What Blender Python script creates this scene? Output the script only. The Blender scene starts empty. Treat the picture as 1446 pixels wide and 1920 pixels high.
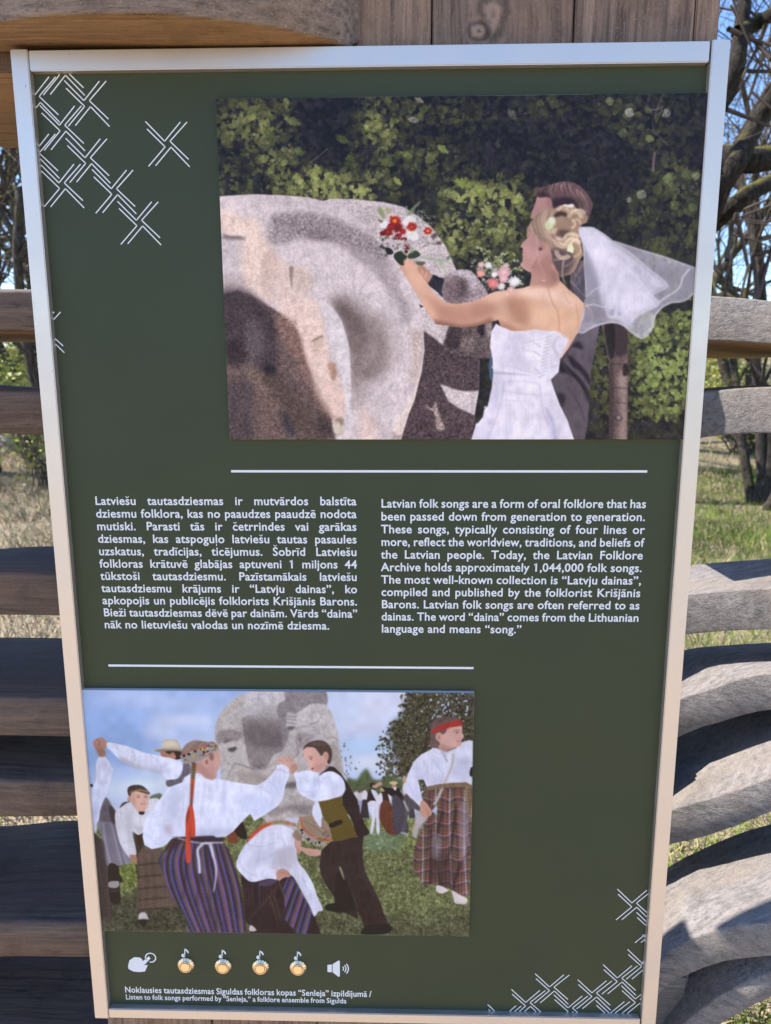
import bpy, bmesh, math, random
import numpy as np
from mathutils import Vector, Matrix
SC = bpy.context.scene
COL = SC.collection
R = math.radians
# ------------------------------------------------------------------ camera
RV = np.array((-.1794, .0003, .0241)); CAM = np.array((.0467, -.975, 1.6318))
FPX, CX, CY = 1333., 723., 960.          # focal length and centre in photograph pixels (1446 x 1920)
def rodr(r):
    a = float(np.linalg.norm(r)); k = r/a
    K = np.array([[0,-k[2],k[1]],[k[2],0,-k[0]],[-k[1],k[0],0]])
    return np.eye(3)+math.sin(a)*K+(1-math.cos(a))*K@K
ROT = rodr(RV)@np.array([[1,0,0],[0,0,-1],[0,1,0]], float)
cd = bpy.data.cameras.new('camera'); cam = bpy.data.objects.new('camera', cd); COL.objects.link(cam)
cd.sensor_fit = 'VERTICAL'; cd.sensor_height = 36; cd.lens = 36*FPX/1920; cd.clip_start = .02; cd.clip_end = 2000
M = Matrix([list(ROT[i])+[CAM[i]] for i in range(3)]+[[0, 0, 0, 1]]); cam.matrix_world = M
cd.dof.use_dof = True; cd.dof.focus_distance = 1.0; cd.dof.aperture_fstop = 7.0
SC.camera = cam
# ------------------------------------------------------------------ light
SUN_EL, SUN_FRONT = 46., -13.            # sun to the left, a little behind the plane of the sign
tosun = Vector((-math.cos(R(SUN_EL))*math.cos(R(SUN_FRONT)), -math.cos(R(SUN_EL))*math.sin(R(SUN_FRONT)), math.sin(R(SUN_EL))))
w = bpy.data.worlds.new('World'); SC.world = w; w.use_nodes = True; nt = w.node_tree
sky = nt.nodes.new('ShaderNodeTexSky'); sky.sky_type = 'NISHITA'; sky.sun_disc = False
sky.sun_elevation = R(SUN_EL); sky.sun_rotation = math.atan2(tosun.x, tosun.y); sky.air_density = 1.0; sky.dust_density = .2; sky.ozone_density = 2.5
bg = nt.nodes['Background']; hs = nt.nodes.new('ShaderNodeHueSaturation'); hs.inputs['Saturation'].default_value = 1.15; hs.inputs['Hue'].default_value = .508; hs.inputs['Value'].default_value = 1.12; nt.links.new(sky.outputs[0], hs.inputs['Color']); nt.links.new(hs.outputs[0], bg.inputs[0]); bg.inputs[1].default_value = .14
sl = bpy.data.lights.new('sun', 'SUN'); sl.energy = 5.0; sl.angle = R(.5); sl.color = (1, .94, .86)
so = bpy.data.objects.new('sun', sl); COL.objects.link(so); so.rotation_euler = tosun.to_track_quat('Z', 'Y').to_euler()
SC.view_settings.view_transform = 'Standard'; SC.view_settings.look = 'None'; SC.view_settings.exposure = 1.22; SC.view_settings.gamma = 1
SC.view_settings.use_curve_mapping = False
SC.render.engine = 'CYCLES'; SC.cycles.max_bounces = 6; SC.cycles.diffuse_bounces = 4; SC.cycles.use_denoising = True
# ------------------------------------------------------------------ helpers
def ray(px, py):
    d = np.array([(px-CX)/FPX, -(py-CY)/FPX, -1.]); return ROT@d
def at_y(px, py, y):
    d = ray(px, py); t = (y-CAM[1])/d[1]; return CAM+d*t
def at_z(px, py, z):
    d = ray(px, py); t = (z-CAM[2])/d[2]; return CAM+d*t
def project(P):
    q = (P-CAM)@ROT
    return np.stack([CX+FPX*q[..., 0]/-q[..., 2], CY-FPX*q[..., 1]/-q[..., 2]], -1)
def lin(r, g, b, k=1.):
    f = lambda c: ((c/255+.055)/1.055)**2.4 if c > 10 else c/255/12.92
    return (f(r)*k, f(g)*k, f(b)*k, 1)
def tag(o, label=None, cat=None, group=None, kind=None):
    if label: o['label'] = label
    if cat: o['category'] = cat
    if group: o['group'] = group
    if kind: o['kind'] = kind
    return o
def mesh_obj(name, verts, faces, mat, parent=None, smooth=False, mats=None, midx=None):
    me = bpy.data.meshes.new(name); me.from_pydata([tuple(v) for v in verts], [], [tuple(f) for f in faces])
    for m in (mats or [mat]): me.materials.append(m)
    if midx is not None: me.polygons.foreach_set('material_index', midx)
    if smooth: me.polygons.foreach_set('use_smooth', [True]*len(me.polygons))
    me.update()
    o = bpy.data.objects.new(name, me); COL.objects.link(o)
    if parent: o.parent = parent
    return o
def empty(name, loc=(0, 0, 0)):
    o = bpy.data.objects.new(name, None); o.empty_display_size = .1; COL.objects.link(o); o.location = loc; return o
def child(o, p):
    o.parent = p; o.matrix_parent_inverse = Matrix.Translation(-Vector(p.location)); return o
def center(o, p=None):
    """put the origin in the middle of the mesh, then hang it under p"""
    me = o.data; n = len(me.vertices); co = np.empty(n*3); me.vertices.foreach_get('co', co); co = co.reshape(-1, 3)
    c = (co.min(0)+co.max(0))/2; me.vertices.foreach_set('co', (co-c).ravel()); me.update(); o.location = c
    if p: o.parent = p; o.location = Vector(c)-p.location
    return o
def boxm(x0, x1, y0, y1, z0, z1, bev=0):
    bm = bmesh.new(); bmesh.ops.create_cube(bm, size=1)
    for v in bm.verts: v.co = Vector((x0+(v.co.x+.5)*(x1-x0), y0+(v.co.y+.5)*(y1-y0), z0+(v.co.z+.5)*(z1-z0)))
    if bev: bmesh.ops.bevel(bm, geom=bm.edges[:], offset=bev, segments=2, affect='EDGES')
    return bm
def from_bm(name, bm, mat, parent=None, smooth=False):
    me = bpy.data.meshes.new(name); bm.to_mesh(me); bm.free(); me.materials.append(mat)
    if smooth: me.polygons.foreach_set('use_smooth', [True]*len(me.polygons))
    o = bpy.data.objects.new(name, me); COL.objects.link(o); center(o, parent); return o
class NT:
    def __init__(s, name, rough=.6, metal=0.):
        s.m = bpy.data.materials.new(name); s.m.use_nodes = True; s.t = s.m.node_tree; s.b = s.t.nodes['Principled BSDF']
        s.b.inputs['Roughness'].default_value = rough; s.b.inputs['Specular IOR Level'].default_value = .3; s.b.inputs['Metallic'].default_value = metal
    def n(s, typ, **kw):
        x = s.t.nodes.new(typ)
        for k, v in kw.items():
            if k in x.inputs: x.inputs[k].default_value = v
            else: setattr(x, k, v)
        return x
    def l(s, a, b): s.t.links.new(a, b)
    def coord(s, scale=(1, 1, 1), rnd=True):
        tc = s.n('ShaderNodeTexCoord'); mp = s.n('ShaderNodeMapping'); mp.inputs['Scale'].default_value = scale
        if rnd:
            oi = s.n('ShaderNodeObjectInfo'); mu = s.n('ShaderNodeMath', operation='MULTIPLY'); mu.inputs[1].default_value = 37.
            s.l(oi.outputs['Random'], mu.inputs[0]); ad = s.n('ShaderNodeVectorMath', operation='ADD')
            s.l(tc.outputs['Object'], ad.inputs[0]); s.l(mu.outputs[0], ad.inputs[1]); s.l(ad.outputs[0], mp.inputs[0])
        else: s.l(tc.outputs['Object'], mp.inputs[0])
        return mp.outputs[0]
    def noise(s, vec, scale, detail=4, rough=.55, dist=0.):
        x = s.n('ShaderNodeTexNoise'); x.inputs['Scale'].default_value = scale; x.inputs['Detail'].default_value = detail; x.inputs['Roughness'].default_value = rough; x.inputs['Distortion'].default_value = dist
        s.l(vec, x.inputs['Vector']); return x.outputs['Fac']
    def ramp(s, fac, stops):
        x = s.n('ShaderNodeValToRGB'); e = x.color_ramp.elements
        while len(e) < len(stops): e.new(.5)
        for i, (p, c) in enumerate(stops): e[i].position = p; e[i].color = c if len(c) == 4 else tuple(c)+(1,)
        s.l(fac, x.inputs[0]); return x.outputs[0]
    def mix(s, a, b, fac, mode='MIX'):
        x = s.n('ShaderNodeMix', data_type='RGBA', blend_type=mode)
        for sock, v in ((x.inputs[0], fac), (x.inputs[6], a), (x.inputs[7], b)):
            if hasattr(v, 'is_linked') or hasattr(v, 'node'): s.l(v, sock)
            else: sock.default_value = v if not isinstance(v, tuple) or len(v) == 4 else v+(1,)
        return x.outputs[2]
    def math(s, op, a, b=0.):
        x = s.n('ShaderNodeMath', operation=op)
        for i, v in enumerate((a, b)):
            if hasattr(v, 'node'): s.l(v, x.inputs[i])
            else: x.inputs[i].default_value = v
        return x.outputs[0]
    def bump(s, h, st, dist=.01):
        x = s.n('ShaderNodeBump'); x.inputs['Strength'].default_value = st; x.inputs['Distance'].default_value = dist; s.l(h, x.inputs['Height']); s.l(x.outputs[0], s.b.inputs['Normal'])
    def col(s, c):
        if hasattr(c, 'node'): s.l(c, s.b.inputs['Base Color'])
        else: s.b.inputs['Base Color'].default_value = c if len(c) == 4 else tuple(c)+(1,)
        return s.m
def wood(name, axis, dark, light, warm, bump=.5, rough=.66, knot=None, crack=0.):
    k = NT(name, rough)
    v = k.coord((1, 1, 1)); vo = k.n('ShaderNodeTexCoord').outputs['Object']
    wob = k.noise(v, 2.3, 3)
    cmb = k.n('ShaderNodeCombineXYZ'); off = k.math('MULTIPLY', wob, .035)
    for i in range(3):
        if i != axis: k.l(off, cmb.inputs[i])
    ad = k.n('ShaderNodeVectorMath', operation='ADD'); k.l(v, ad.inputs[0]); k.l(cmb.outputs[0], ad.inputs[1])
    def stretched(sx, sl):
        mp = k.n('ShaderNodeMapping'); s_ = [sx]*3; s_[axis] = sl; mp.inputs['Scale'].default_value = s_; k.l(ad.outputs[0], mp.inputs[0]); return mp.outputs[0]
    fib = k.noise(stretched(520, 26), 1, 3, .65); med = k.noise(stretched(120, 3.5), 1, 5, .62, .3); big = k.noise(stretched(11, 2.6), 1, 5, .6); speck = k.noise(v, 330, 3, .8)
    blot = k.noise(v, 13, 5, .65)
    c = k.ramp(med, [(.32, dark), (.50, mixc(dark, light, .55)), (.70, light)])
    c = k.mix(c, warm, k.math('MULTIPLY', k.ramp(big, [(.42, (0, 0, 0)), (.66, (1, 1, 1))]), .6))
    c = k.mix(c, tuple(x*.5 for x in dark[:3]), k.math('MULTIPLY', k.ramp(blot, [(.52, (0, 0, 0)), (.72, (1, 1, 1))]), .5))
    c = k.mix(c, tuple(x*.3 for x in dark[:3]), k.math('MULTIPLY', k.ramp(fib, [(.28, (1, 1, 1)), (.46, (0, 0, 0))]), .7))
    c = k.mix(c, tuple(min(1, x*1.7) for x in light[:3]), k.math('MULTIPLY', k.ramp(speck, [(.56, (0, 0, 0)), (.70, (1, 1, 1))]), .35))
    h = k.math('ADD', k.math('MULTIPLY', fib, .5), k.math('ADD', k.math('MULTIPLY', med, .7), k.math('MULTIPLY', speck, .35)))
    cn = k.noise(stretched(26, .12), 1, 1., .5, 0.); cm_ = k.noise(v, 3.1, 2)
    cr = k.math('MULTIPLY', k.ramp(k.math('ABSOLUTE', k.math('SUBTRACT', cn, .5)), [(.003, (1, 1, 1)), (.009, (0, 0, 0))]), k.ramp(cm_, [(.57, (0, 0, 0)), (.63, (1, 1, 1))]))
    cr = k.math('MULTIPLY', cr, crack); c = k.mix(c, (.012, .01, .009), k.math('MULTIPLY', cr, .85)); h = k.math('SUBTRACT', h, k.math('MULTIPLY', cr, .8))
    if knot:     # (x, z, size): an eye of curled grain
        for kx, kz_, ks, st in knot:
            sb = k.n('ShaderNodeVectorMath', operation='SUBTRACT'); k.l(vo, sb.inputs[0]); sb.inputs[1].default_value = (kx, 0, kz_)
            mp = k.n('ShaderNodeMapping'); mp.inputs['Scale'].default_value = (1/ks, 0, 1/ks/st); mp.inputs['Rotation'].default_value = (0, -.7, 0); k.l(sb.outputs[0], mp.inputs[0])
            nz = k.noise(v, 45, 3, .6); ln = k.n('ShaderNodeVectorMath', operation='LENGTH'); k.l(mp.outputs[0], ln.inputs[0])
            d = k.math('ADD', ln.outputs['Value'], k.math('MULTIPLY', k.math('SUBTRACT', nz, .5), .9))
            wv = k.math('ADD', k.math('MULTIPLY', k.math('SINE', k.math('MULTIPLY', d, 9.)), .5), .5)
            m = k.ramp(d, [(.0, (.85, .85, .85)), (.5, (.5, .5, .5)), (1., (0, 0, 0))])
            c = k.mix(c, k.mix(tuple(x*.35 for x in dark[:3]), tuple(min(1, x*1.35) for x in light[:3]), wv), m); h = k.math('ADD', h, k.math('MULTIPLY', k.math('MULTIPLY', wv, m), .5))
    k.bump(h, bump, .004)
    return k.col(c)
def mixc(a, b, t): return tuple(a[i]*(1-t)+b[i]*t for i in range(3))
import numpy as np, math, random
# ---------------------------------------------------------------- small painter for the two printed pictures
def box1(a, r, ax):
    if r < 1: return a
    n = 2*r+1
    pad = [(0,0)]*a.ndim; pad[ax] = (r+1, r)
    c = np.cumsum(np.pad(a, pad, mode='edge'), axis=ax)
    L = a.shape[ax]
    hi = np.take(c, np.arange(n, n+L), axis=ax); lo = np.take(c, np.arange(0, L), axis=ax)
    return (hi-lo)/n
def blur(a, s):
    if s <= 0.2: return a
    r = max(1, int(round(s*0.95)))
    for _ in range(3):
        a = box1(a, r, 0); a = box1(a, r, 1)
    return a
def vnoise(h, w, cell, rng):
    gh, gw = int(h/cell)+3, int(w/cell)+3
    g = rng.random((gh, gw))
    y = np.arange(h)/cell; x = np.arange(w)/cell
    yi = y.astype(int); xi = x.astype(int); fy = (y-yi)[:, None]; fx = (x-xi)[None, :]
    fy = fy*fy*(3-2*fy); fx = fx*fx*(3-2*fx)
    a = g[yi][:, xi]; b = g[yi][:, xi+1]; c = g[yi+1][:, xi]; d = g[yi+1][:, xi+1]
    return (a*(1-fx)+b*fx)*(1-fy)+(c*(1-fx)+d*fx)*fy
def ridge(h, w, cy, cx, rng):
    gh, gw = int(h/cy)+3, int(w/cx)+3; g = rng.random((gh, gw))
    y = np.arange(h)/cy; x = np.arange(w)/cx; yi = y.astype(int); xi = x.astype(int); fy = (y-yi)[:, None]; fx = (x-xi)[None, :]
    fy = fy*fy*(3-2*fy); fx = fx*fx*(3-2*fx)
    n = (g[yi][:, xi]*(1-fx)+g[yi][:, xi+1]*fx)*(1-fy)+(g[yi+1][:, xi]*(1-fx)+g[yi+1][:, xi+1]*fx)*fy
    return 1-np.abs(2*n-1)*2
def spline(p, closed=True, n=6):
    p = np.asarray(p, float); m = len(p)
    if m < 3: return p
    out = []
    rngi = range(m) if closed else range(m-1)
    t = (np.arange(n)/n)[:, None]
    for i in rngi:
        if closed: a, b, c, d = p[(i-1) % m], p[i], p[(i+1) % m], p[(i+2) % m]
        else: a, b, c, d = p[max(i-1, 0)], p[i], p[i+1], p[min(i+2, m-1)]
        out.append(0.5*((2*b)+(c-a)*t+(2*a-5*b+4*c-d)*t*t+(-a+3*b-3*c+d)*t**3))
    if not closed: out.append(p[-1:])
    return np.concatenate(out)
VIEW = {}
def Z(v, pts):
    x0, y0, k = VIEW[v]
    return [(x0+x/k, y0+y/k) for x, y in pts]
class Canvas:
    def __init__(s, x0, y0, x1, y1, S, base, seed=1):
        s.x0, s.y0, s.S = x0, y0, S
        s.W, s.H = int((x1-x0)*S), int((y1-y0)*S)
        s.rng = np.random.default_rng(seed); s.rd = random.Random(seed)
        s.im = np.ones((s.H, s.W, 3))*np.array(base)/255.
        s.clip = None
    def cov(s, pts, soft=0):
        p = (np.asarray(pts, float)-(s.x0, s.y0))*s.S
        pad = int(soft*3)+2
        xa = int(max(0, math.floor(p[:, 0].min())-pad)); xb = int(min(s.W, math.ceil(p[:, 0].max())+pad))
        ya = int(max(0, math.floor(p[:, 1].min())-pad)); yb = int(min(s.H, math.ceil(p[:, 1].max())+pad))
        if xb <= xa or yb <= ya: return None
        q = np.roll(p, -1, 0); SS = 3
        ys = ya+(np.arange((yb-ya)*SS)+.5)/SS
        y1 = p[:, 1][None]; y2 = q[:, 1][None]; Y = ys[:, None]
        hit = ((y1 <= Y) & (y2 > Y)) | ((y2 <= Y) & (y1 > Y))
        k = int(hit.sum(1).max()) if hit.size else 0
        if k == 0: return None
        dy = np.where(np.abs(y2-y1) < 1e-9, 1e-9, y2-y1)
        X = np.where(hit, p[:, 0][None]+(Y-y1)*(q[:, 0]-p[:, 0])[None]/dy, 1e9)
        X = np.sort(X, 1)[:, :k+(k & 1)]
        xs = np.arange(xa, xb)[None]
        m = np.zeros((len(ys), xb-xa))
        for j in range(0, X.shape[1]-1, 2):
            m += np.clip(X[:, j+1:j+2]-xs, 0, 1)-np.clip(X[:, j:j+1]-xs, 0, 1)
        m = m.reshape(yb-ya, SS, -1).mean(1)
        m = np.clip(m, 0, 1)
        if soft: m = blur(m, soft)
        return (slice(ya, yb), slice(xa, xb)), m
    def lay(s, cm, col, a=1., tex=0., cell=2., clip=None, fold=0.):
        if cm is None: return
        sl, m = cm
        col = np.asarray(col, float)/255.
        if s.clip is not None: m = m*s.clip[sl]
        if clip is not None: m = m*clip[sl]
        if tex:
            h, w = m.shape
            n = vnoise(h, w, cell*s.S, s.rng)*.6+vnoise(h, w, cell*s.S*.5, s.rng)*.4-.5
            c = col[None, None]*(1+n[..., None]*tex*2)
        elif fold:
            h, w = m.shape; S = s.S
            n = ridge(h, w, 22*S, 7*S, s.rng)*.55+ridge(h, w, 9*S, 13*S, s.rng)*.3+ridge(h, w, 5*S, 3*S, s.rng)*.25
            c = col[None, None]*(1+n[..., None]*fold)
        else: c = col
        m = (m*a)[..., None]
        s.im[sl] = s.im[sl]*(1-m)+c*m
    def poly(s, pts, col, a=1., soft=0., smooth=True, tex=0., cell=2., clip=None):
        p = spline(pts) if smooth and len(pts) > 3 else pts
        cm = s.cov(p, soft*s.S); fold = 0
        if cm is not None and not tex and cm[1].size > 2600:
            if min(col[:3]) > 172 and max(col[:3])-min(col[:3]) < 34: fold = .075
            elif max(col[:3]) < 112 and a > .8: fold = .13
        s.lay(cm, col, a, tex, cell, clip, fold)
    def mask(s, pts, soft=0., smooth=True):
        M = np.zeros((s.H, s.W)); cm = s.cov(spline(pts) if smooth else pts, soft*s.S)
        if cm: M[cm[0]] = cm[1]
        return M
    def stroke(s, pts, w, col, a=1., soft=0., smooth=True, clip=None, w1=None, tex=0.):
        p = spline(pts, False) if smooth and len(pts) > 2 else np.asarray(pts, float)
        w1 = w if w1 is None else w1
        d = np.gradient(p, axis=0); L = np.maximum(np.hypot(d[:, 0], d[:, 1]), 1e-6)[:, None]
        nrm = np.stack([-d[:, 1], d[:, 0]], 1)/L
        ww = np.linspace(w, w1, len(p))[:, None]/2
        s.lay(s.cov(np.concatenate([p+nrm*ww, (p-nrm*ww)[::-1]]), soft*s.S), col, a, tex, 2, clip)
    def ell(s, cx, cy, rx, ry, col, a=1., soft=0., rot=0., tex=0., clip=None, n=18):
        t = np.arange(n)/n*2*math.pi; x, y = np.cos(t)*rx, np.sin(t)*ry
        c, q = math.cos(rot), math.sin(rot)
        s.lay(s.cov(np.stack([cx+x*c-y*q, cy+x*q+y*c], 1), soft*s.S), col, a, tex, 2, clip)
    def grain(s, M, amp, cell, stretch=1., ang=0.):
        n = vnoise(s.H, s.W, cell*s.S, s.rng)-.5
        n2 = vnoise(s.H, s.W, cell*s.S*.45, s.rng)-.5
        s.im *= 1+(M*amp)[..., None]*((n+n2)*1.6)[..., None]
    def tone(s, M, k):   # multiply by colour k where M
        s.im *= 1+M[..., None]*(np.array(k)-1)
LEAF = [(0,-1),(.2,-.62),(.42,-.74),(.44,-.42),(.92,-.4),(.72,-.1),(.95,.18),(.55,.28),(.5,.6),(.2,.5),(0,.78),(-.2,.5),(-.5,.6),(-.55,.28),(-.95,.18),(-.72,-.1),(-.92,-.4),(-.44,-.42),(-.42,-.74),(-.2,-.62)]
OVAL = [(0,-1),(.45,-.6),(.6,0),(.4,.6),(0,1),(-.4,.6),(-.6,0),(-.45,-.6)]
def leaf(c, x, y, r, col, rot, sq=1., shape=LEAF, a=1., tex=.12):
    cs, sn = math.cos(rot), math.sin(rot)
    p = []
    for u, v in shape:
        u = u*r*(1+c.rd.uniform(-.15, .15)); v = v*r*sq*(1+c.rd.uniform(-.15, .15))
        p.append((x+u*cs-v*sn, y+u*sn+v*cs))
    c.lay(c.cov(p), col, a, tex, 3)
    if r > 4.2:
        k = len(p)//2+1; dk = c.rd.uniform(.78, .9)
        c.lay(c.cov(p[:k]), tuple(q*dk for q in col), a*.8, tex, 3)
        c.stroke([p[0], p[k-1]], .7, tuple(min(255, q*1.12) for q in col), a*.6, 0, False)
def soften(c, s):     # the print is a little soft, with some grain and uneven tone
    c.im = c.im*.25+blur(np.clip(c.im, 0, 1.1), s*c.S)*.75
    n = vnoise(c.H, c.W, 60*c.S, c.rng)-.5; m = vnoise(c.H, c.W, 16*c.S, c.rng)-.5; f = vnoise(c.H, c.W, 1.5, c.rng)-.5
    c.im *= (1+.08*n+.07*m+.035*f)[..., None]
    lum = c.im.mean(2, keepdims=True); c.im *= 1+.22*(np.clip(lum, 0, 1)-.42)*np.clip(1.15-lum, 0, 1)*1.4
def mix(a, b, t): return tuple(a[i]*(1-t)+b[i]*t for i in range(3))
for k_, v_ in dict(v1=(400,170,4.519), v2=(700,170,4.519), v3=(1010,170,4.519), v4=(400,380,4.519), v5=(400,600,4.519), v6=(690,380,4.519), v7=(700,600,4.519), v8=(1000,600,4.519),
        vA=(960,330,8.033), vB=(960,440,8.033), vC=(1080,400,6.025), vD=(700,380,9.0375),
        p1=(150,1280,5.784), p2=(380,1280,5.164), p3=(640,1280,5.5615), p4=(150,1510,5.784), p5=(380,1510,5.164), p6=(640,1510,5.5615)).items(): VIEW[k_] = v_
def wedding_picture(S=1.4):
    c = Canvas(396, 170, 1336, 834, S, (50,48,56), 7); rd = c.rd
    full = np.ones((c.H, c.W))
    c.grain(full, .25, 14)
    # ---- foliage: how bright / how many leaves, as soft spots (x, y, rx, ry, brightness)
    spots = [(470,235,75,60,.62),(520,300,60,50,.55),(440,340,60,40,.45),(590,345,90,28,.95),(650,362,80,18,1.),(715,240,45,70,.62),(700,340,60,40,.5),
             (800,300,70,45,.42),(770,210,70,30,.4),(850,210,90,35,.34),(920,400,90,75,.75),(880,365,60,25,1.),(960,375,60,25,.85),(860,440,50,50,.8),(940,470,50,40,.5),
             (1010,200,60,30,.3),(1190,215,90,40,.33),(1210,250,60,40,.3),(1270,340,60,50,.42),(1200,400,50,40,.38),(1290,430,40,60,.35),(1240,470,50,40,.35),
             (1250,700,75,110,.88),(1230,620,90,50,.7),(1130,700,35,110,.42),(1290,600,40,60,.75),(1200,760,60,40,.5)]
    def br(x, y):
        b = .13
        for sx, sy, rx, ry, v in spots:
            d = ((x-sx)/rx)**2+((y-sy)/ry)**2
            if d < 4: b = max(b, v*math.exp(-d*.75))
        if 560 < x < 645 and y < 300: b *= .25
        if 640 < x < 660 and y < 230: b *= .5
        if 980 < x < 1180 and 250 < y < 400: b *= .6
        if 900 < x < 1000 and 240 < y < 330: b *= .35
        if 1200 < x < 1330 and y > 790: b *= .4
        if 1090 < x < 1330 and 560 < y < 585: b *= .2
        return b
    for i in range(900):        # soft green masses underneath
        x, y = rd.uniform(400, 1335), rd.uniform(174, 834); b = br(x, y)
        if b > .28: c.ell(x, y, rd.uniform(6, 16), rd.uniform(5, 12), mix((62,68,52), (112,122,72), b*rd.random()), .5, 3)
    for i in range(2600):       # big shaded leaves overlapping in the dark parts
        x, y = rd.uniform(400, 1335), rd.uniform(174, 834)
        if x < 870 and y > 400 and not (x > 800 and y < 560): continue
        v = rd.random()**2.; col = mix((40,39,47), (76,78,70), v*(.6 if 560 < x < 645 and y < 300 else 1))
        leaf(c, x, y, rd.uniform(5, 14), col, rd.uniform(0, 6.3), rd.uniform(.4, 1), OVAL if rd.random() < .5 else LEAF, rd.uniform(.7, 1), .15)
    todo = []
    for i in range(13000):
        x, y = rd.uniform(400, 1335), rd.uniform(174, 834)
        if x < 870 and y > 400 and not (x > 800 and y < 560): continue
        b = br(x, y)
        if rd.random() > b*1.3+.16: continue
        lum = b*rd.uniform(.5, 1.35)
        todo.append((lum*rd.uniform(.3, 1), x, y, lum))
    todo.sort()
    for _, x, y, lum in todo:
        right = x > 1000
        bri = (158,166,104) if not right else ((148,166,98) if y > 560 else (140,150,112))
        col = mix((44,43,52), (88,91,64), min(1, lum*2.6)) if lum < .4 else mix((88,91,64), bri, min(1, (lum-.4)*1.9))
        maple = x < 1000 or y > 560
        r = 3+8*rd.random()**1.3
        leaf(c, x, y, r*(1.1 if maple else 1.3), col, rd.uniform(0, 6.3), rd.uniform(.35, 1), LEAF if maple else OVAL, 1, .2)
    for i in range(3400):       # ragged small lights and darks on top
        x, y = rd.uniform(400, 1335), rd.uniform(174, 834)
        if x < 870 and y > 400: continue
        b = br(x, y)
        if rd.random() > b*1.3+.06: continue
        col = mix((60,66,50), (186,194,122), rd.random()*min(1, b*1.5)) if rd.random() < .5 else (42,40,50)
        leaf(c, x, y, rd.uniform(1.2, 4.2), col, rd.uniform(0, 6.3), rd.uniform(.3, 1), LEAF, rd.uniform(.6, 1))
    for x, y, r, rot, col in [(548,228,19,.4,(118,128,84)),(536,193,14,1.5,(128,138,88)),(475,205,17,2.6,(120,130,86)),(506,255,18,.9,(98,110,72)),(560,285,16,.2,(104,116,76)),
            (594,318,12,1.2,(160,172,96)),(642,262,17,.5,(94,104,66)),(655,300,19,1.9,(88,98,62)),(688,240,10,.9,(165,175,104)),(440,232,10,2.2,(128,138,100)),
            (725,385-80,18,.3,(110,122,78)),(775,225,13,.2,(150,152,140)),(786,188,10,.5,(170,162,148)),(830,280,14,.6,(150,162,96)),(870,345,22,.4,(146,160,88)),
            (900,360,19,1.1,(150,164,90)),(950,362,16,.1,(158,170,96)),(960,215,16,.9,(104,106,96)),(745,340,12,.8,(176,186,104)),(762,290,15,.4,(136,148,86)),
            (1038,192,15,0,(92,98,74)),(1180,212,16,.5,(168,170,160)),(1144,190,14,1.4,(132,142,104)),(1248,212,16,.7,(150,152,144)),(1168,250,16,1.5,(98,106,78)),(1218,260,14,.3,(140,152,104)),
            (1203,365,17,.5,(150,156,140)),(1254,335,18,.1,(128,140,96)),(1285,325,16,.8,(112,122,86)),(1305,330,14,.3,(140,150,110)),(1265,385,16,.9,(104,116,76)),(1180,375,10,.4,(160,168,140)),(1300,390,16,.4,(106,118,80))]:
        leaf(c, x, y, r, tuple(q*.88 for q in col), rot, .6, OVAL if x > 1000 else LEAF, .9, .4)
        c.stroke([(x-r*.5*math.cos(rot), y-r*.5*math.sin(rot)), (x+r*.6*math.cos(rot), y+r*.6*math.sin(rot))], .8, tuple(q*1.05 for q in col), .4)
    c.stroke(Z('v3', [(1055,30),(1020,110),(985,210),(965,270),(985,350),(1040,405),(1095,465)]), 1.3, (120,112,122), .8)
    c.stroke(Z('v3', [(915,160),(990,160),(1060,135)]), 1.4, (140,132,142), .9)
    c.stroke(Z('v3', [(1100,60),(1040,210),(1000,320)]), 2.4, (38,34,44), .9)
    c.stroke(Z('v3', [(985,520),(975,600),(970,690)]), 4.5, (128,110,116), .8)
    c.stroke(Z('v2', [(1100,400),(1180,480),(1300,540),(1420,600)]), 1.6, (32,32,42), .8)
    c.stroke(Z('v1', [(690,650),(750,730),(850,850)]), 1.8, (70,48,52), .9)
    c.stroke(Z('v1', [(820,610),(900,550),(970,490)]), 1.6, (120,118,92), .8)
    # ---- tree trunk on the right
    tr = Z('v8', [(575,20),(600,160),(640,340),(645,620),(640,1040),(798,1040),(800,700),(802,400),(800,20)])
    c.poly(tr, (112,94,94), smooth=False, tex=.35, cell=2)
    M = c.mask(tr, 0, False)
    c.poly(Z('v8', [(640,-20),(800,-20),(800,260),(760,300),(700,300),(660,120)]), (58,48,56), .75, 2, clip=M)
    c.poly(Z('v8', [(600,20),(680,20),(690,230),(680,320),(640,300)]), (38,36,40), .8, 1, clip=M)
    c.poly(Z('v8', [(720,480),(785,440),(790,900),(780,1040),(730,1040),(740,700)]), (172,150,146), .75, 3, clip=M, tex=.15)
    c.poly(Z('v8', [(640,400),(680,400),(680,1040),(640,1040)]), (64,54,58), .7, 2.5, clip=M)
    c.ell(*Z('v8', [(722,830)])[0], 8, 6, (70,60,64), .8, .6); c.ell(*Z('v8', [(725,828)])[0], 4, 4, (170,156,156), .8, .5)
    for yy in (380, 580, 705): c.stroke(Z('v8', [(650,yy),(720,yy-8),(795,yy+6)]), 1.6, (60,50,56), .6)
    c.poly(Z('v8', [(765,380),(800,380),(800,460),(760,470)]), (40,34,40), .8, 1)
    # ---- carved granite, back block then front block
    back = Z('v1', [(905,940),(1000,914),(1200,920),(1446,945)])+Z('v6', [(200,10),(300,35),(420,110),(530,200),(590,270),(660,370),(745,560),(800,700),(830,900),(900,1100)])+Z('v7', [(900,320),(895,600),(860,800),(820,1060)])+Z('v7', [(-60,1060),(-200,300)])+[(640,420)]
    c.poly(back, (196,186,190), smooth=False)
    MB = c.mask(back, 0, False)
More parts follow.
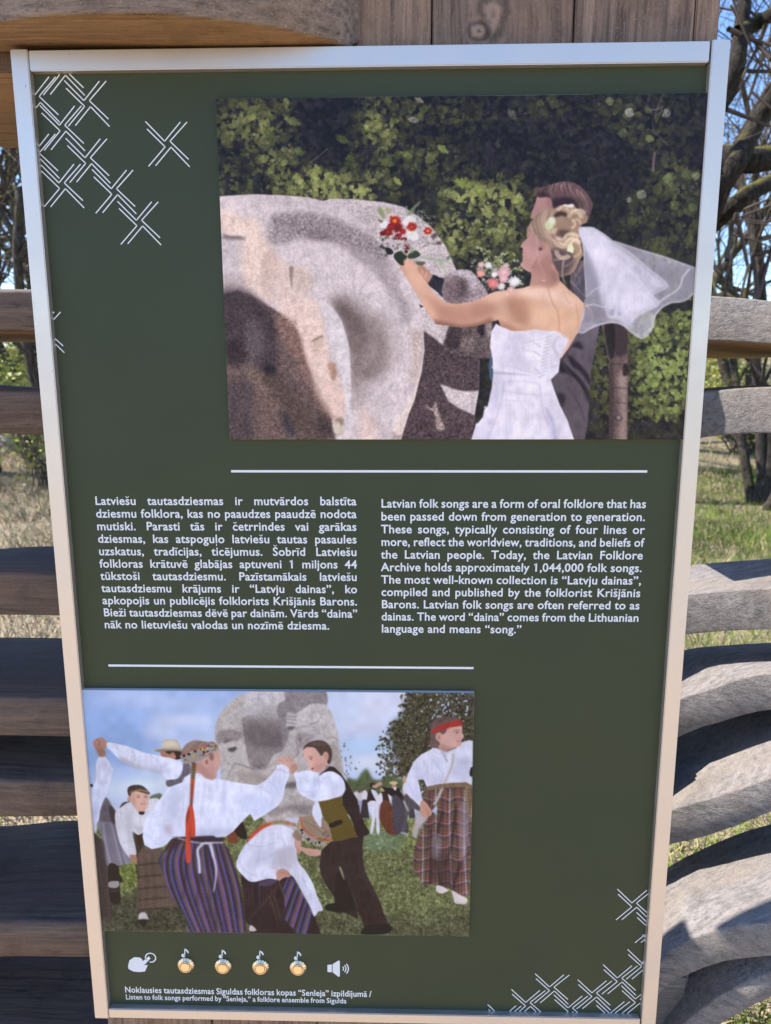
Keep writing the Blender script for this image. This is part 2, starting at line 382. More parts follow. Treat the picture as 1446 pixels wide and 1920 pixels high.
    dk = Z('v7', [(428,90),(500,140),(590,215),(640,60),(820,40),(1000,10),(1010,320),(900,322),(895,600),(830,603),(760,602),(690,588),(620,560),(566,543),(600,610),(640,690),(720,745),(800,782),(858,805),(860,860),(820,1060),(200,1060),(330,700),(410,430)])
    c.poly(dk, (84,71,77), smooth=False, soft=.4)
    MD = c.mask(dk, .3, False)
    spk = Z('v7', [(527,690),(560,800),(605,910),(590,935),(540,925),(520,800),(455,740),(450,725),(480,745),(510,740)])
    c.poly(spk, (172,154,150), .92, .5)
    lump2 = Z('v7', [(640,55),(618,150),(600,245),(650,275),(740,300),(900,322),(1010,322),(1000,200),(1010,10),(900,0),(700,0)])
    c.poly(lump2, (104,92,94), .9, .6, False); c.poly(Z('v7', [(650,60),(740,60),(740,230),(640,250),(620,180)]), (62,52,58), .7, 2)
    c.poly(Z('v7', [(760,150),(880,170),(850,250),(750,260)]), (140,126,124), .7, 2); c.poly(Z('v7', [(960,40),(1000,40),(990,140),(960,120)]), (180,166,162), .8, 1.2)
    c.poly(Z('v7', [(880,60),(940,40),(930,140),(900,130)]), (50,44,52), .8, 1)
    front = [(400,369),(440,366),(480,364),(530,366),(580,370),(610,378),(645,392),(680,418),(705,446),(722,466),(741,486),(756,510),(774,539),(787,566),(792,596)]+Z('v7', [(425,100),(436,250),(410,430),(350,680),(300,800),(240,1000),(232,1080)])+[(396,850),(396,369)]
    c.poly(front, (203,193,198), smooth=False)
    MF = c.mask(front, 0, False)
    F = lambda v, p, col, a, soft, tex=0.: c.poly(Z(v, p), col, a, soft, clip=MF, tex=tex)
    F('v4', [(60,60),(200,100),(380,160),(440,300),(500,420),(440,560),(420,700),(520,860),(330,760),(240,620),(230,420),(230,300),(60,240)], (222,200,190), .9, 5)
    F('v4', [(430,450),(520,420),(600,500),(740,560),(830,660),(800,760),(820,900),(900,1100),(650,1000),(520,830),(430,640)], (214,194,188), .9, 6)
    F('v5', [(650,0),(900,0),(960,200),(1000,420),(1100,600),(1110,800),(1000,850),(930,720),(830,520),(760,300)], (222,198,192), .9, 5)
    F('v5', [(1000,560),(1110,600),(1110,740),(1030,780),(1000,700)], (232,202,196), .9, 4)
    F('v4', [(500,110),(640,90),(850,80),(1100,180),(1400,300),(1460,520),(1250,400),(1000,330),(760,290),(560,360),(470,300)], (152,142,146), .78, 5, .3)
    F('v4', [(760,220),(1000,260),(980,320),(780,300)], (122,112,118), .7, 4, .3)
    F('v4', [(1000,800),(1100,840),(1250,960),(1330,1200),(1330,1500),(1180,1300),(1060,1000)], (128,114,112), .85, 6, .25)
    F('v5', [(1090,-40),(1250,0),(1320,200),(1260,400),(1200,620),(1166,500),(1155,280),(1120,120)], (138,124,124), .85, 6, .25)
    F('v5', [(1320,0),(1500,0),(1560,300),(1400,420),(1300,300)], (172,160,160), .7, 10, .2)
    F('v7', [(-40,0),(80,0),(110,250),(60,420),(-40,400)], (150,138,140), .6, 6, .3)
    F('v7', [(300,100),(425,120),(425,300),(380,480),(300,520),(330,300)], (184,166,158), .6, 5, .3)
    F('v7', [(330,690),(290,800),(225,1040),(150,1040),(200,900),(280,760)], (164,146,144), .8, 3, .3)
    F('v5', [(1230,740),(1300,760),(1380,900),(1380,1040),(1250,1040)], (222,198,192), .8, 6)
    F('v4', [(70,300),(230,330),(230,620),(90,640)], (186,178,182), .6, 7)
    F('v4', [(85,620),(250,640),(330,760),(100,770)], (166,152,152), .6, 5)
    dkf = Z('v4', [(-20,790),(100,770),(200,740),(300,770),(450,860),(560,930),(700,1010)])+Z('v5', [(740,180),(770,300),(820,450),(850,600),(930,740),(1010,850),(1020,930),(1045,1040),(-20,1060)])
    c.poly(dkf, (100,84,84), .96, 1.6, False, clip=MF, tex=.16, cell=10)
    D = lambda p, col, a, soft: c.poly(Z('v5', p), col, a, soft, clip=MF)
    D([(0,-200),(300,-240),(520,0),(560,250),(500,450),(380,400),(290,260),(120,380)], (70,60,68), .75, 6)
    D([(280,0),(420,60),(420,280),(340,380),(290,250)], (112,102,110), .6, 6)
    D([(110,180),(220,170),(280,260),(270,380),(120,340)], (62,52,58), .8, 4)
    D([(440,380),(520,400),(520,460),(440,470)], (34,34,44), .85, 3)
    D([(540,120),(740,200),(800,450),(700,500),(580,300)], (124,104,102), .6, 7)
    D([(280,380),(420,470),(620,760),(520,800),(340,560)], (128,110,100), .6, 6)
    D([(420,470),(600,520),(820,800),(960,960),(760,960),(600,760)], (88,74,72), .75, 8)
    D([(130,560),(330,560),(340,1000),(140,1000)], (84,74,82), .75, 6)
    D([(340,620),(520,700),(640,980),(360,1000)], (116,96,94), .6, 7)
    D([(560,760),(640,820),(700,960),(640,980),(590,880)], (60,58,70), .8, 4)
    D([(900,820),(1000,840),(1030,980),(900,960)], (66,56,60), .7, 5)
    F('v5', [(980,20),(1090,0),(1150,270),(1160,600),(1120,600),(1070,400),(1000,250)], (208,204,214), .8, 4)
    F('v5', [(1000,380),(1040,400),(1040,490),(1000,490)], (176,140,124), .7, 2)
    c.stroke(Z('v5', [(830,182),(880,160),(922,134)]), 2, (120,96,84), .85, .4); c.poly(Z('v5', [(830,190),(900,180),(905,270),(845,280)]), (206,186,176), .8, 1.5)
    c.stroke(Z('v5', [(828,190),(826,260)]), 1.2, (180,160,150), .7, .3)
    c.ell(*Z('v5', [(1070,860)])[0], 8, 9, (150,116,104), .8, 1.2); c.ell(*Z('v5', [(1062,880)])[0], 6, 11, (196,186,170), .9, 1)
    c.ell(*Z('v5', [(1080,840)])[0], 4, 4, (120,94,86), .7, 1); c.stroke(Z('v5', [(1020,940),(1050,972),(1095,950)]), 1.6, (110,84,78), .8, .4)
    c.stroke(Z('v4', [(655,570),(660,650),(672,710)]), 2.2, (140,122,112), .85, .5); c.poly(Z('v4', [(660,560),(740,545),(840,660),(800,720),(680,720)]), (200,188,184), .7, 2.5)
    c.stroke(Z('v4', [(440,420),(410,560),(430,720),(500,850)]), 1.6, (186,170,164), .7, 1)
    c.stroke(Z('v4', [(80,270),(150,290),(235,290)]), 3, (118,106,108), .7, 1); 
    for q in [(530,630),(505,690),(515,825),(560,830),(715,885),(712,940),(640,770),(730,745)]: c.ell(*Z('v4', [q])[0], 1.3, 1, (130,108,100), .7, .3)
    # crisper modelling of the carved head
    Q = lambda p, col, a, soft, tex=0.: c.poly([(404+x/2.892, 350+y/2.892) for x, y in p], col, a, soft, clip=MF, tex=tex)
    Q([(640,600),(700,580),(800,640),(880,760),(930,860),(930,1000),(860,1060),(760,1040),(735,960),(722,880),(700,760),(670,680)], (126,113,113), .55, 8, .2)
    Q([(700,760),(800,800),(860,960),(840,1100),(790,1200),(745,1200),(730,1000)], (150,138,138), .5, 9, .2)
    Q([(650,640),(720,640),(800,740),(820,860),(760,900),(728,850),(700,740)], (104,90,90), .45, 5)
    Q([(560,620),(620,640),(680,720),(716,830),(728,910),(735,1100),(735,1200),(750,1290),(700,1290),(700,1150),(680,1000),(640,900),(600,760)], (214,208,214), .95, .9)
    Q([(400,640),(520,600),(580,700),(600,860),(640,960),(690,1100),(700,1240),(640,1230),(590,1160),(540,1060),(490,930),(440,780),(340,670)], (220,198,190), .8, 2.5)
    Q([(520,835),(580,810),(582,860),(545,895),(520,880)], (200,178,168), .9, 1.2); c.stroke([(404+x/2.892, 350+y/2.892) for x, y in [(522,838),(550,824),(582,810)]], 2, (104,84,74), .9, .3)
    Q([(610,960),(650,960),(655,1040),(630,1040)], (168,132,116), .8, 1.5); Q([(600,1000),(640,1100),(690,1180),(640,1220),(590,1140)], (232,204,196), .7, 3)
    Q([(400,440),(425,440),(418,520),(415,560)], (136,116,106), .8, 1); Q([(425,450),(490,440),(520,510),(500,560),(430,560)], (206,188,180), .8, 2)
    Q([(250,400),(290,350),(330,370),(300,560),(310,640),(270,560)], (196,172,160), .5, 3)
    Q([(640,1250),(690,1250),(690,1330),(655,1345),(635,1300)], (206,194,182), .9, 1.5); c.ell(404+672/2.892, 350+1275/2.892, 8, 8, (140,112,102), .75, 1.5); c.ell(404+664/2.892, 350+1300/2.892, 5, 9, (210,202,190), .85, 1)
    Q([(310,160),(420,150),(560,150),(700,200),(860,310),(960,440),(1010,560),(1060,700),(1020,720),(960,600),(860,470),(760,390),(640,300),(500,280),(340,260)], (140,128,134), .55, 4, .3)
    Q([(40,270),(150,270),(150,290),(50,285)], (110,98,100), .7, 1.2); Q([(960,1300),(1040,1180),(1110,1000),(1130,880),(1128,980),(1090,1150),(1020,1340)], (232,218,210), .6, 1.5)
    Q([(340,690),(440,760),(500,950),(560,1110),(640,1250),(600,1240),(500,1080),(420,900),(330,760)], (140,112,104), .8, 4)
    # granite grain
    c.grain(MF, .10, 1.9); c.grain(MF, .04, 7); c.grain(np.clip(MB-MF, 0, 1)*(1-MD), .2, 1.7); c.grain(MD*(1-MF), .42, 1.9)
    Mh = c.mask(dkf, 1, False)*MF; c.grain(Mh, .3, 2.1)
    sand = c.mask(Z('v4', [(500,110),(640,90),(850,80),(1100,180),(1400,300),(1460,520),(1250,400),(1000,330),(760,290),(560,360),(470,300)]), 4)*MF; c.grain(sand, .22, 2.4)
    # ---- small stone lump
    lump = Z('v6', [(640,640),(700,590),(800,563),(880,585),(940,650),(1000,735),(1012,785),(940,830),(840,850),(700,862),(632,800),(625,700)])
    c.poly(lump, (162,148,154), tex=.2); ML = c.mask(lump)
    c.poly(Z('v6', [(660,650),(760,620),(860,680),(870,800),(760,850),(650,830),(630,720)]), (122,104,110), .8, 3, clip=ML)
    c.poly(Z('v6', [(780,660),(830,700),(830,800),(760,790)]), (84,72,78), .7, 3, clip=ML); c.poly(Z('v6', [(700,590),(880,580),(930,650),(880,760),(850,650),(760,610)]), (200,190,200), .8, 3, clip=ML)
    c.grain(ML, .3, 1.8)
    # ---- groom's sleeve and hand behind her arm
    c.poly(Z('v6', [(548,612),(600,630),(645,650),(625,740),(632,800),(590,760),(505,682)]), (56,52,64)); c.poly(Z('v6', [(570,620),(600,640),(598,655),(560,635)]), (24,22,32), .9, .5)
    c.poly(Z('v6', [(430,860),(470,880),(450,890)]), (30,30,36))
    c.poly(Z('v6', [(400,515),(470,535),(520,590),(545,620),(505,682),(470,650),(430,590)]), (188,144,126)); c.poly(Z('v6', [(460,560),(500,600),(490,640),(450,600)]), (214,170,150), .8, 1.5)
    c.stroke(Z('v6', [(460,540),(480,580),(470,620)]), 1.4, (140,96,84), .8, .4)
    # ---- groom: suit and head
    c.poly(Z('vB', [(900,430),(1080,380),(1110,900),(1080,1010),(960,900),(880,700)]), (92,86,102), smooth=False)
    suit = Z('v8', [(300,170),(420,20),(480,20),(565,40),(530,230),(490,430),(476,640),(465,860),(432,1040),(300,1040),(140,600),(140,480)])
    c.poly(suit, (92,84,95), smooth=False); MS = c.mask(suit, 0, False)
    for k in range(26): c.stroke(Z('v8', [(200+k*15,60),(170+k*14,560),(160+k*13,1040)]), .7, (118,110,122), .5, clip=MS)
    s_ = lambda p, a=.85, w=1.2, col=(40,35,45): c.poly(Z('v8', p), col, a, w, clip=MS)
    s_([(215,330),(300,400),(420,520),(480,640),(476,720),(400,560),(300,460),(220,440)]); s_([(300,300),(380,360),(470,470),(485,560),(400,440),(320,380)]); s_([(230,330),(300,240),(380,180),(420,250),(320,230),(260,320)], .8)
    s_([(200,620),(270,640),(250,740),(215,700)], .7, 2); s_([(420,120),(560,60),(540,150),(440,200)], .4, 4, (128,120,130))
    c.stroke(Z('v8', [(230,350),(330,480),(440,620),(476,720)]), 1.2, (128,118,128), .6, .4, clip=MS); c.stroke(Z('v8', [(290,560),(380,700),(440,860)]), 1.4, (60,54,64), .7, .8, clip=MS)
    c.poly(Z('vA', [(400,300),(600,300),(700,520),(500,620),(290,640),(288,600),(300,540),(350,420)]), (180,140,138)); c.poly(Z('vA', [(520,340),(640,360),(700,500),(560,500)]), (160,118,116), .8, 2)
    gh = Z('vA', [(348,195),(380,165),(440,172),(520,150),(700,95),(820,80),(950,108),(1050,170),(1140,270),(1205,380),(1218,460),(1180,570),(1150,690),(1040,720),(900,600),(700,500),(620,480),(600,380),(540,320),(400,320)])
    c.poly(gh, (104,82,84)); MG = c.mask(gh)
    c.poly(Z('vA', [(620,350),(760,320),(940,350),(1000,520),(900,560),(700,480),(620,470)]), (52,42,54), .85, 2, clip=MG)
    c.poly(Z('vA', [(400,240),(540,260),(570,320),(400,310)]), (62,48,54), .8, 1.2, clip=MG)
    for k in range(60):
        t = k/60; x0 = 520+t*560; y0 = 150-60*math.sin(t*3.1)+rd.uniform(-10, 40)+max(0, t-.6)*260
        L = rd.uniform(90, 190); ang = 1.9-1.0*t+rd.uniform(-.15, .15)
        p = [(x0, y0), (x0+math.cos(ang+.3)*L*.5, y0+math.sin(ang+.3)*L*.5), (x0+math.cos(ang)*L, y0+math.sin(ang)*L)]
        c.stroke(Z('vA', p), rd.uniform(.8, 1.5), rd.choice([(172,146,144),(150,122,120),(58,44,50)]), .75, clip=MG, w1=.4)
    for k in range(24):
        y0 = 200+k*20; c.stroke(Z('vA', [(1040+k*3, y0),(1100+k*3, y0+90),(1150, y0+190)]), 1, rd.choice([(160,134,130),(70,54,60)]), .6, clip=MG)
    # ---- bride: neck, face, back and arm as one skin shape
    arm = Z('v6', [(225,455),(300,460),(345,488),(400,522),(432,590),(500,680),(560,765),(640,838),(740,860),(850,845),(940,820),(1010,780),(1080,752),(1200,737),(1300,725)])+Z('vB', [(190,795),(268,768),(292,640),(290,562),(600,380),(700,560),(720,690),(850,820),(1000,940),(1085,1040),(1102,1130),(1082,1250),(1040,1350),(1010,1446)])+Z('v8', [(370,120),(300,240),(235,330),(200,200),(0,120)])+Z('v7', [(1300,110),(1180,100),(1080,60),(1060,0),(980,20),(880,50),(760,66),(640,50),(530,36)])+Z('v6', [(560,1005),(500,925),(430,800),(360,690),(280,560)])
    c.poly(arm, (218,176,154), smooth=False); MA = c.mask(arm, 0, False)
    A = lambda v, p, col, a, soft: c.poly(Z(v, p), col, a, soft, clip=MA)
    A('v6', [(225,450),(300,560),(400,760),(500,930),(600,1040),(560,1060),(400,860),(240,520)], (196,150,132), .8, 3)
    A('v6', [(500,760),(620,850),(760,880),(940,840),(1100,880),(1000,980),(800,1020),(620,1000),(540,880)], (182,136,120), .85, 6)
    A('v7', [(510,0),(640,20),(760,40),(900,20),(1000,-20),(1000,60),(760,90),(520,60)], (140,98,84), .85, 3)
    A('v6', [(350,520),(420,640),(520,760),(480,740),(380,620)], (226,184,166), .8, 3)
    A('v6', [(1020,780),(1200,745),(1446,740),(1446,800),(1200,790),(1060,830)], (230,192,172), .9, 5)
    A('vB', [(150,800),(400,780),(560,800),(800,860),(1000,960),(1000,1100),(700,1050),(400,960),(100,900)], (238,206,188), .9, 5)
    A('vB', [(-40,940),(160,960),(300,1100),(260,1350),(60,1300),(-60,1100)], (176,130,108), .8, 7)
    A('vB', [(200,1100),(600,1050),(1000,1150),(980,1446),(300,1380),(260,1250)], (234,194,164), .8, 8)
    A('v7', [(1040,0),(1200,60),(1300,100),(1180,110),(1060,60)], (176,128,106), .8, 3)
    A('vB', [(700,1150),(860,1180),(840,1300),(720,1300)], (214,168,142), .7, 6)
    A('vB', [(280,560),(440,540),(620,500),(720,660),(640,760),(540,800),(400,770),(270,770)], (178,136,126), .9, 3)
    A('vB', [(560,520),(700,560),(700,720),(600,700)], (150,112,106), .7, 5)
    c.stroke(Z('vB', [(545,795),(570,900),(620,1040),(690,1160),(712,1300),(705,1446)]), 1.6, (186,136,114), .9, .3)
    c.stroke(Z('vB', [(965,1000),(985,1180),(1005,1300),(985,1446)]), 1.3, (190,140,118), .8, .3)
    c.stroke(Z('vB', [(780,860),(840,1000),(890,1025)]), 1.2, (190,140,118), .8, .3)
    face = Z('vA', [(235,820),(300,760),(420,760)])+Z('vB', [(420,60),(560,120),(600,300),(620,420),(480,560),(290,565),(240,550),(180,512),(128,470),(124,446),(160,400),(158,370),(168,340),(158,300),(160,250),(164,205),(130,185),(150,130),(215,70)])+Z('vA', [(228,935),(222,870)])
    c.poly(face, (190,150,146), smooth=False); c.poly(Z('vB', [(180,200),(340,220),(420,400),(300,520),(180,480)]), (200,156,150), .7, 5, clip=c.mask(face, 0, False))
    c.poly(Z('vB', [(300,470),(440,380),(600,300),(640,460),(520,560),(310,570)]), (170,128,120), .8, 4); c.stroke(Z('vB', [(390,330),(350,440),(300,500)]), 1.6, (146,100,94), .7, 1)
    c.stroke(Z('vB', [(160,272),(196,276)]), 1.2, (150,96,96), .8, .3); c.stroke(Z('vB', [(140,440),(180,505),(240,545),(290,562)]), 1.4, (222,184,172), .8, .3)
    c.ell(*Z('vB', [(470,170)])[0], 7, 9, (186,136,128), 1, .4, .4); c.ell(*Z('vB', [(430,215)])[0], 3.4, 3, (90,60,64), .85, .5); c.stroke(Z('vB', [(450,150),(500,140),(510,200),(440,290)]), 1.6, (206,164,150), .9, .3)
    c.stroke(Z('vA', [(232,900),(262,895)]), 1.4, (120,84,88), .6, .4)
    # ---- veil
    veil = Z('vC', [(0,170),(60,150),(150,150),(200,155),(300,215),(430,312),(700,400),(1000,490),(1250,580),(1352,615),(1348,750),(1332,900),(1260,970),(1180,1000),(1080,1010),(980,1060),(900,1150),(882,1240),(850,1330),(790,1390),(740,1416),(690,1388),(610,1330),(540,1270),(470,1240),(380,1235),(250,1265),(150,1310),(80,1350),(20,1340),(50,1240),(100,1050),(90,985),(112,950),(95,600),(70,330)])
    c.poly(veil, (196,194,212), .66, smooth=False); MV = c.mask(veil, 0, False)
    V = lambda p, col, a, soft: c.poly(Z('vC', p), col, a, soft, clip=MV)
    V([(0,170),(150,150),(300,215),(420,330),(1025,800),(1000,840),(850,920),(930,1010),(900,1050),(700,1150),(600,1290),(480,1200),(360,1170),(300,1050),(230,700),(150,480),(60,320)], (214,212,232), .8, 3)
    V([(60,180),(260,260),(480,520),(800,860),(900,1000),(700,1080),(500,1050),(330,960),(240,700),(150,450)], (224,222,240), .7, 6)
    V([(1270,650),(1345,640),(1335,900),(1180,980),(1080,930),(1160,860)], (140,142,156), .6, 4)
    V([(110,600),(180,520),(230,700),(260,830),(120,950)], (166,162,182), .7, 3); V([(110,1050),(330,1060),(350,1170),(150,1180)], (150,142,160), .7, 3)
    V([(480,1100),(560,1150),(640,1270),(560,1250)], (176,174,196), .6, 3); V([(700,1300),(800,1200),(860,1160),(840,1300),(760,1360)], (168,170,180), .55, 4)
    V([(380,1100),(440,1080),(440,1150),(380,1170)], (150,146,166), .7, 1.5); V([(480,1090),(520,1150),(470,1160)], (150,146,166), .7, 1.5)
    H = lambda p, w=1.5, a=.85: c.stroke(Z('vC', p), w, (236,235,246), a, .25)
    H([(430,312),(700,400),(1000,490),(1250,580),(1352,615)]); H([(420,330),(600,440),(800,610),(1028,800),(960,870),(850,920)]); H([(330,320),(480,520),(640,680),(810,860)], 1.2)
    H([(810,880),(935,1010),(880,1060),(700,1150),(620,1230)]); H([(1290,620),(1210,720),(1160,850),(1000,960),(930,1010)], 2); H([(1332,900),(1260,970),(1180,1000),(1080,1010),(980,1060),(900,1150),(882,1240),(850,1330),(790,1390),(740,1416),(690,1388)], 2)
    H([(690,1388),(610,1330),(540,1270),(470,1240),(380,1235),(250,1265),(150,1310),(80,1350),(20,1340)], 2); H([(110,950),(200,870),(270,830)], 1.2); H([(100,1050),(200,1030),(310,1060),(340,1050)], 1.6)
    H([(100,400),(95,600),(110,800),(110,950)], 1.2); H([(330,1050),(370,1160),(430,1160),(450,1080)], 1.2); H([(860,1160),(850,1290),(760,1380)], 1.2); H([(160,160),(230,210),(330,290),(420,330)], 1.2)
    # ---- dress
    dress = Z('v7', [(1040,30),(1000,100),(990,220),(1010,330),(1015,450),(1005,570),(970,730),(940,760),(930,820),(890,870),(868,890),(820,1050)])+Z('v8', [(360,1050),(345,1010),(290,850),(230,730),(180,600),(150,505),(215,440),(230,320),(300,165),(185,93),(130,97),(0,80)])+Z('v7', [(1300,90),(1180,95),(1080,55)])
    c.poly(dress, (222,219,236), smooth=False); MW = c.mask(dress, 0, False)
    W_ = lambda v, p, col, a, soft: c.poly(Z(v, p), col, a, soft, clip=MW)
    W_('v7', [(1150,140),(1280,140),(1300,300),(1330,420),(1200,400),(1080,300)], (200,196,216), .8, 6); W_('v7', [(1280,160),(1500,170),(1500,300),(1400,420),(1320,380)], (236,234,246), .7, 5)
    W_('v7', [(1020,460),(1110,520),(1100,700),(1040,860),(1000,1050),(830,1050),(950,800)], (200,198,220), .75, 5); W_('v7', [(1010,440),(1200,450),(1420,490),(1380,480),(1200,465),(1020,455)], (168,164,190), .7, 1)
    W_('v7', [(1100,860),(1180,900),(1160,1050),(1080,1050)], (198,196,220), .7, 5)
    for q in ([(1130,380),(1260,420),(1446,470)],[(1260,200),(1360,170),(1446,160)],[(1270,250),(1380,280),(1446,330)],[(1110,530),(1260,520),(1400,540)],[(1090,600),(1240,620),(1420,640)],[(1100,680),(1300,690)]): c.stroke(Z('v7', q), 1.6, (186,182,206), .7, .7, clip=MW)
    c.stroke(Z('v7', [(1110,520),(1090,660),(1030,860),(960,1020)]), 1.4, (176,174,200), .8, .5, clip=MW)
    for q in ([(0,180),(60,230)],[(0,260),(60,300)],[(0,400),(60,450)],[(220,140),(170,220),(210,300)],[(210,380),(150,400)],[(100,740),(160,860),(190,1040)],[(60,560),(80,760),(130,900)]): c.stroke(Z('v8', q), 2.2, (184,180,206), .7, 1, clip=MW)
    W_('v8', [(110,740),(180,850),(220,1040),(170,1040)], (176,176,208), .7, 3)
    for k in range(12):
        x = 130-k*5; y = 130+k*30
        c.stroke(Z('v8', [(x-30, y),(x+34, y+26)]), 1.6, (240,238,248), .95, .2); c.stroke(Z('v8', [(x+30, y),(x-30, y+28)]), 1.6, (150,144,168), .7, .2)
    c.stroke(Z('v8', [(0,84),(130,98),(185,96)]), 2, (240,238,248), .8, .4); c.stroke(Z('v8', [(185,96),(300,167),(232,318)]), 1.6, (238,236,248), .8, .3)
    c.stroke(Z('v7', [(1010,330),(1006,400),(1016,450)]), 4, (84,110,140), .0)
    c.poly(Z('v7', [(985,330),(1005,325),(1012,500),(990,500),(980,420)]), (88,112,142), .9, .4)
    for q in [(950,740),(975,800),(985,820),(880,885),(1000,235),(1015,400)]: c.ell(*Z('v7', [q])[0], 2.6, 2.2, (236,234,246), .9, .5)
    # ---- bride's hair: base, curls, flowers, loose strands
    hair = Z('vA', [(215,835),(235,780),(290,680),(400,560),(500,503),(600,500),(700,490),(720,450),(790,430),(930,430),(1000,520),(1110,560),(1150,620),(1130,690),(1050,740),(1000,800),(1030,1044)])+Z('vB', [(1030,150),(1075,300),(1000,420),(960,520),(880,600),(740,640),(690,560),(610,420),(600,250),(540,150),(420,140),(385,60)])+Z('vA', [(360,900),(330,830),(280,850)])
    c.poly(hair, (166,140,120), smooth=False); MH = c.mask(hair, 0, False)
    c.poly(Z('vA', [(260,800),(420,600),(560,560),(560,900),(600,1000),(400,1000),(340,860)]), (186,160,142), .8, 3, clip=MH)
    c.poly(Z('vA', [(640,580),(720,530),(820,560),(860,640),(760,600),(660,620)]), (70,54,60), .9, 1, clip=MH)
    c.poly(Z('vA', [(700,820),(860,820),(900,960),(760,980),(700,900)]), (88,68,66), .85, 2, clip=MH)
    c.poly(Z('vB', [(600,220),(840,240),(960,300),(900,500),(760,640),(640,520)]), (84,72,82), .85, 3, clip=MH); c.poly(Z('vB', [(640,0),(760,40),(860,140),(700,180),(640,100)]), (76,62,64), .8, 2, clip=MH)
    for k in range(46):
        t = k/46; x0 = 300+t*260; p = [(x0+60, 520+20*math.cos(t*6)),(x0-20+t*60, 660+t*40),(x0+20+t*90, 840+t*60),(x0+120+t*80, 990+rd.uniform(-20, 20))]
        c.stroke(Z('vA', p), rd.uniform(.8, 1.8), rd.choice([(224,204,186),(206,180,158),(124,100,92),(146,122,108)]), .7, .2, clip=MH)
    arcs = [('vA',770,560,110,-2.6,.9),('vA',820,520,80,-2.8,1.),('vA',970,700,70,-3,.4),('vA',800,880,110,-.2,2.8),('vA',780,930,140,0,2.9),('vA',600,800,60,-.3,2.9),('vA',930,620,120,-1.6,.2),('vB',820,60,140,.3,3.1),('vB',760,100,100,0,3),('vB',900,140,90,-3,-.2),
            ('vB',780,260,110,.6,3.4),('vB',900,220,130,-1.4,1.4),('vB',960,120,70,-2.8,.4),('vA',900,960,110,-3,-.4),('vA',1000,620,120,-2.6,-.6),('vA',870,720,90,-1.2,1.2),('vB',740,20,90,.2,2.9)]
    for v, cx, cy, r, a0, a1 in arcs:
        for j in range(7):
            rr = r*(.72+.075*j); col = rd.choice([(240,222,196),(226,202,174),(206,178,150),(140,112,96),(246,232,208)])
            c.stroke(Z(v, [(cx+rr*math.cos(a0+(a1-a0)*u/8), cy+rr*.85*math.sin(a0+(a1-a0)*u/8)) for u in range(9)]), rd.uniform(.8, 1.7), col, .85, .15)
    for cx, cy in ((600,690),(560,740)): c.ell(*Z('vA', [(cx, cy)])[0], 8, 9, (214,222,180), .9, .8)
    c.ell(*Z('vA', [(600,670)])[0], 6, 6, (238,240,226), .9, .8); c.poly(Z('vB', [(830,240),(860,150),(900,140),(930,210),(915,280),(880,262)]), (226,232,196)); c.poly(Z('vA', [(770,440),(800,424),(850,440),(880,420),(930,422),(930,470),(840,470)]), (246,244,238), .95, .3, False)
    for p, w, col in [([(370,0),(372,200),(400,380),(450,520),(490,610)],1.4,(218,180,164)),([(780,380),(760,560),(790,740),(835,890)],2.2,(226,202,180)),([(1080,440),(1000,560),(940,680),(930,860),(980,960)],1.6,(196,150,120)),
            ([(1075,400),(1020,500),(950,590)],1.6,(170,120,96)),([(910,520),(960,620),(1015,650),(1010,730),(950,750)],1.2,(210,180,160)),([(880,700),(980,800),(1100,940)],1.2,(206,186,176)),([(780,900),(960,950),(1080,1030),(1180,1120),(1235,1260)],1.8,(232,200,170)),
            ([(960,960),(1100,1050),(1170,1160),(1200,1260)],1.2,(226,190,160)),([(900,560),(890,760),(900,880)],1.2,(190,160,146)),([(700,600),(800,700),(860,860),(960,980)],1,(200,150,126)),([(640,380),(760,360),(840,260)],1.8,(226,200,170)),([(790,490),(920,400),(1000,280)],1.6,(206,164,130))]:
        c.stroke(Z('vB', p), w, col, .85, .15, w1=.6)
    c.stroke(Z('vB', [(450,680),(480,695),(505,680)]), 1.2, (236,220,216), .9)
    # ---- red bouquet
    def blob(v, x, y, r, col, n=16, dk=(110,24,26), cc=None, k=9.0375):
        X, Y = Z(v, [(x, y)])[0]
        for ring in (1., .72, .45):
            for i in range(n):
                a = i/n*6.283+ring*3+rd.uniform(-.1, .1); rr = r*ring*rd.uniform(.85, 1.1)
                cl = mix(col, dk, rd.uniform(0, .55)); c.stroke([(X+rr*.3*math.cos(a), Y+rr*.3*math.sin(a)), (X+rr*math.cos(a), Y+rr*.9*math.sin(a))], r*.34, cl, .95, .1, False, w1=r*.16)
        if cc: c.ell(X, Y, r*.3, r*.28, cc, .95, .4)
    for x0 in range(46):
        c.ell(*Z('vD', [(rd.uniform(90, 560), rd.uniform(560, 900))])[0], rd.uniform(1, 4), rd.uniform(1, 3), rd.choice([(44,48,44),(70,78,60),(120,122,100),(190,184,186),(34,34,40)]), .85, .2, rd.random()*3)
    for x0 in range(120):
        c.ell(*Z('vD', [(rd.gauss(800, 70), rd.gauss(260, 90))])[0], rd.uniform(.6, 1.5), rd.uniform(.6, 1.4), rd.choice([(226,224,230),(196,196,196),(120,128,104),(90,98,84)]), .8)
    for x0 in range(70):
        c.ell(*Z('vD', [(rd.gauss(840, 90), rd.gauss(660, 50))])[0], rd.uniform(.6, 1.8), rd.uniform(.6, 1), rd.choice([(120,112,112),(90,86,90),(180,172,176)]), .75, 0, rd.random()*3)
    c.stroke(Z('vD', [(590,230),(660,120),(800,-20)]), 8, (128,146,108), .95, .3, w1=3); c.stroke(Z('vD', [(560,60),(570,160),(600,230)]), 4, (150,160,136), .9, .3, w1=2)
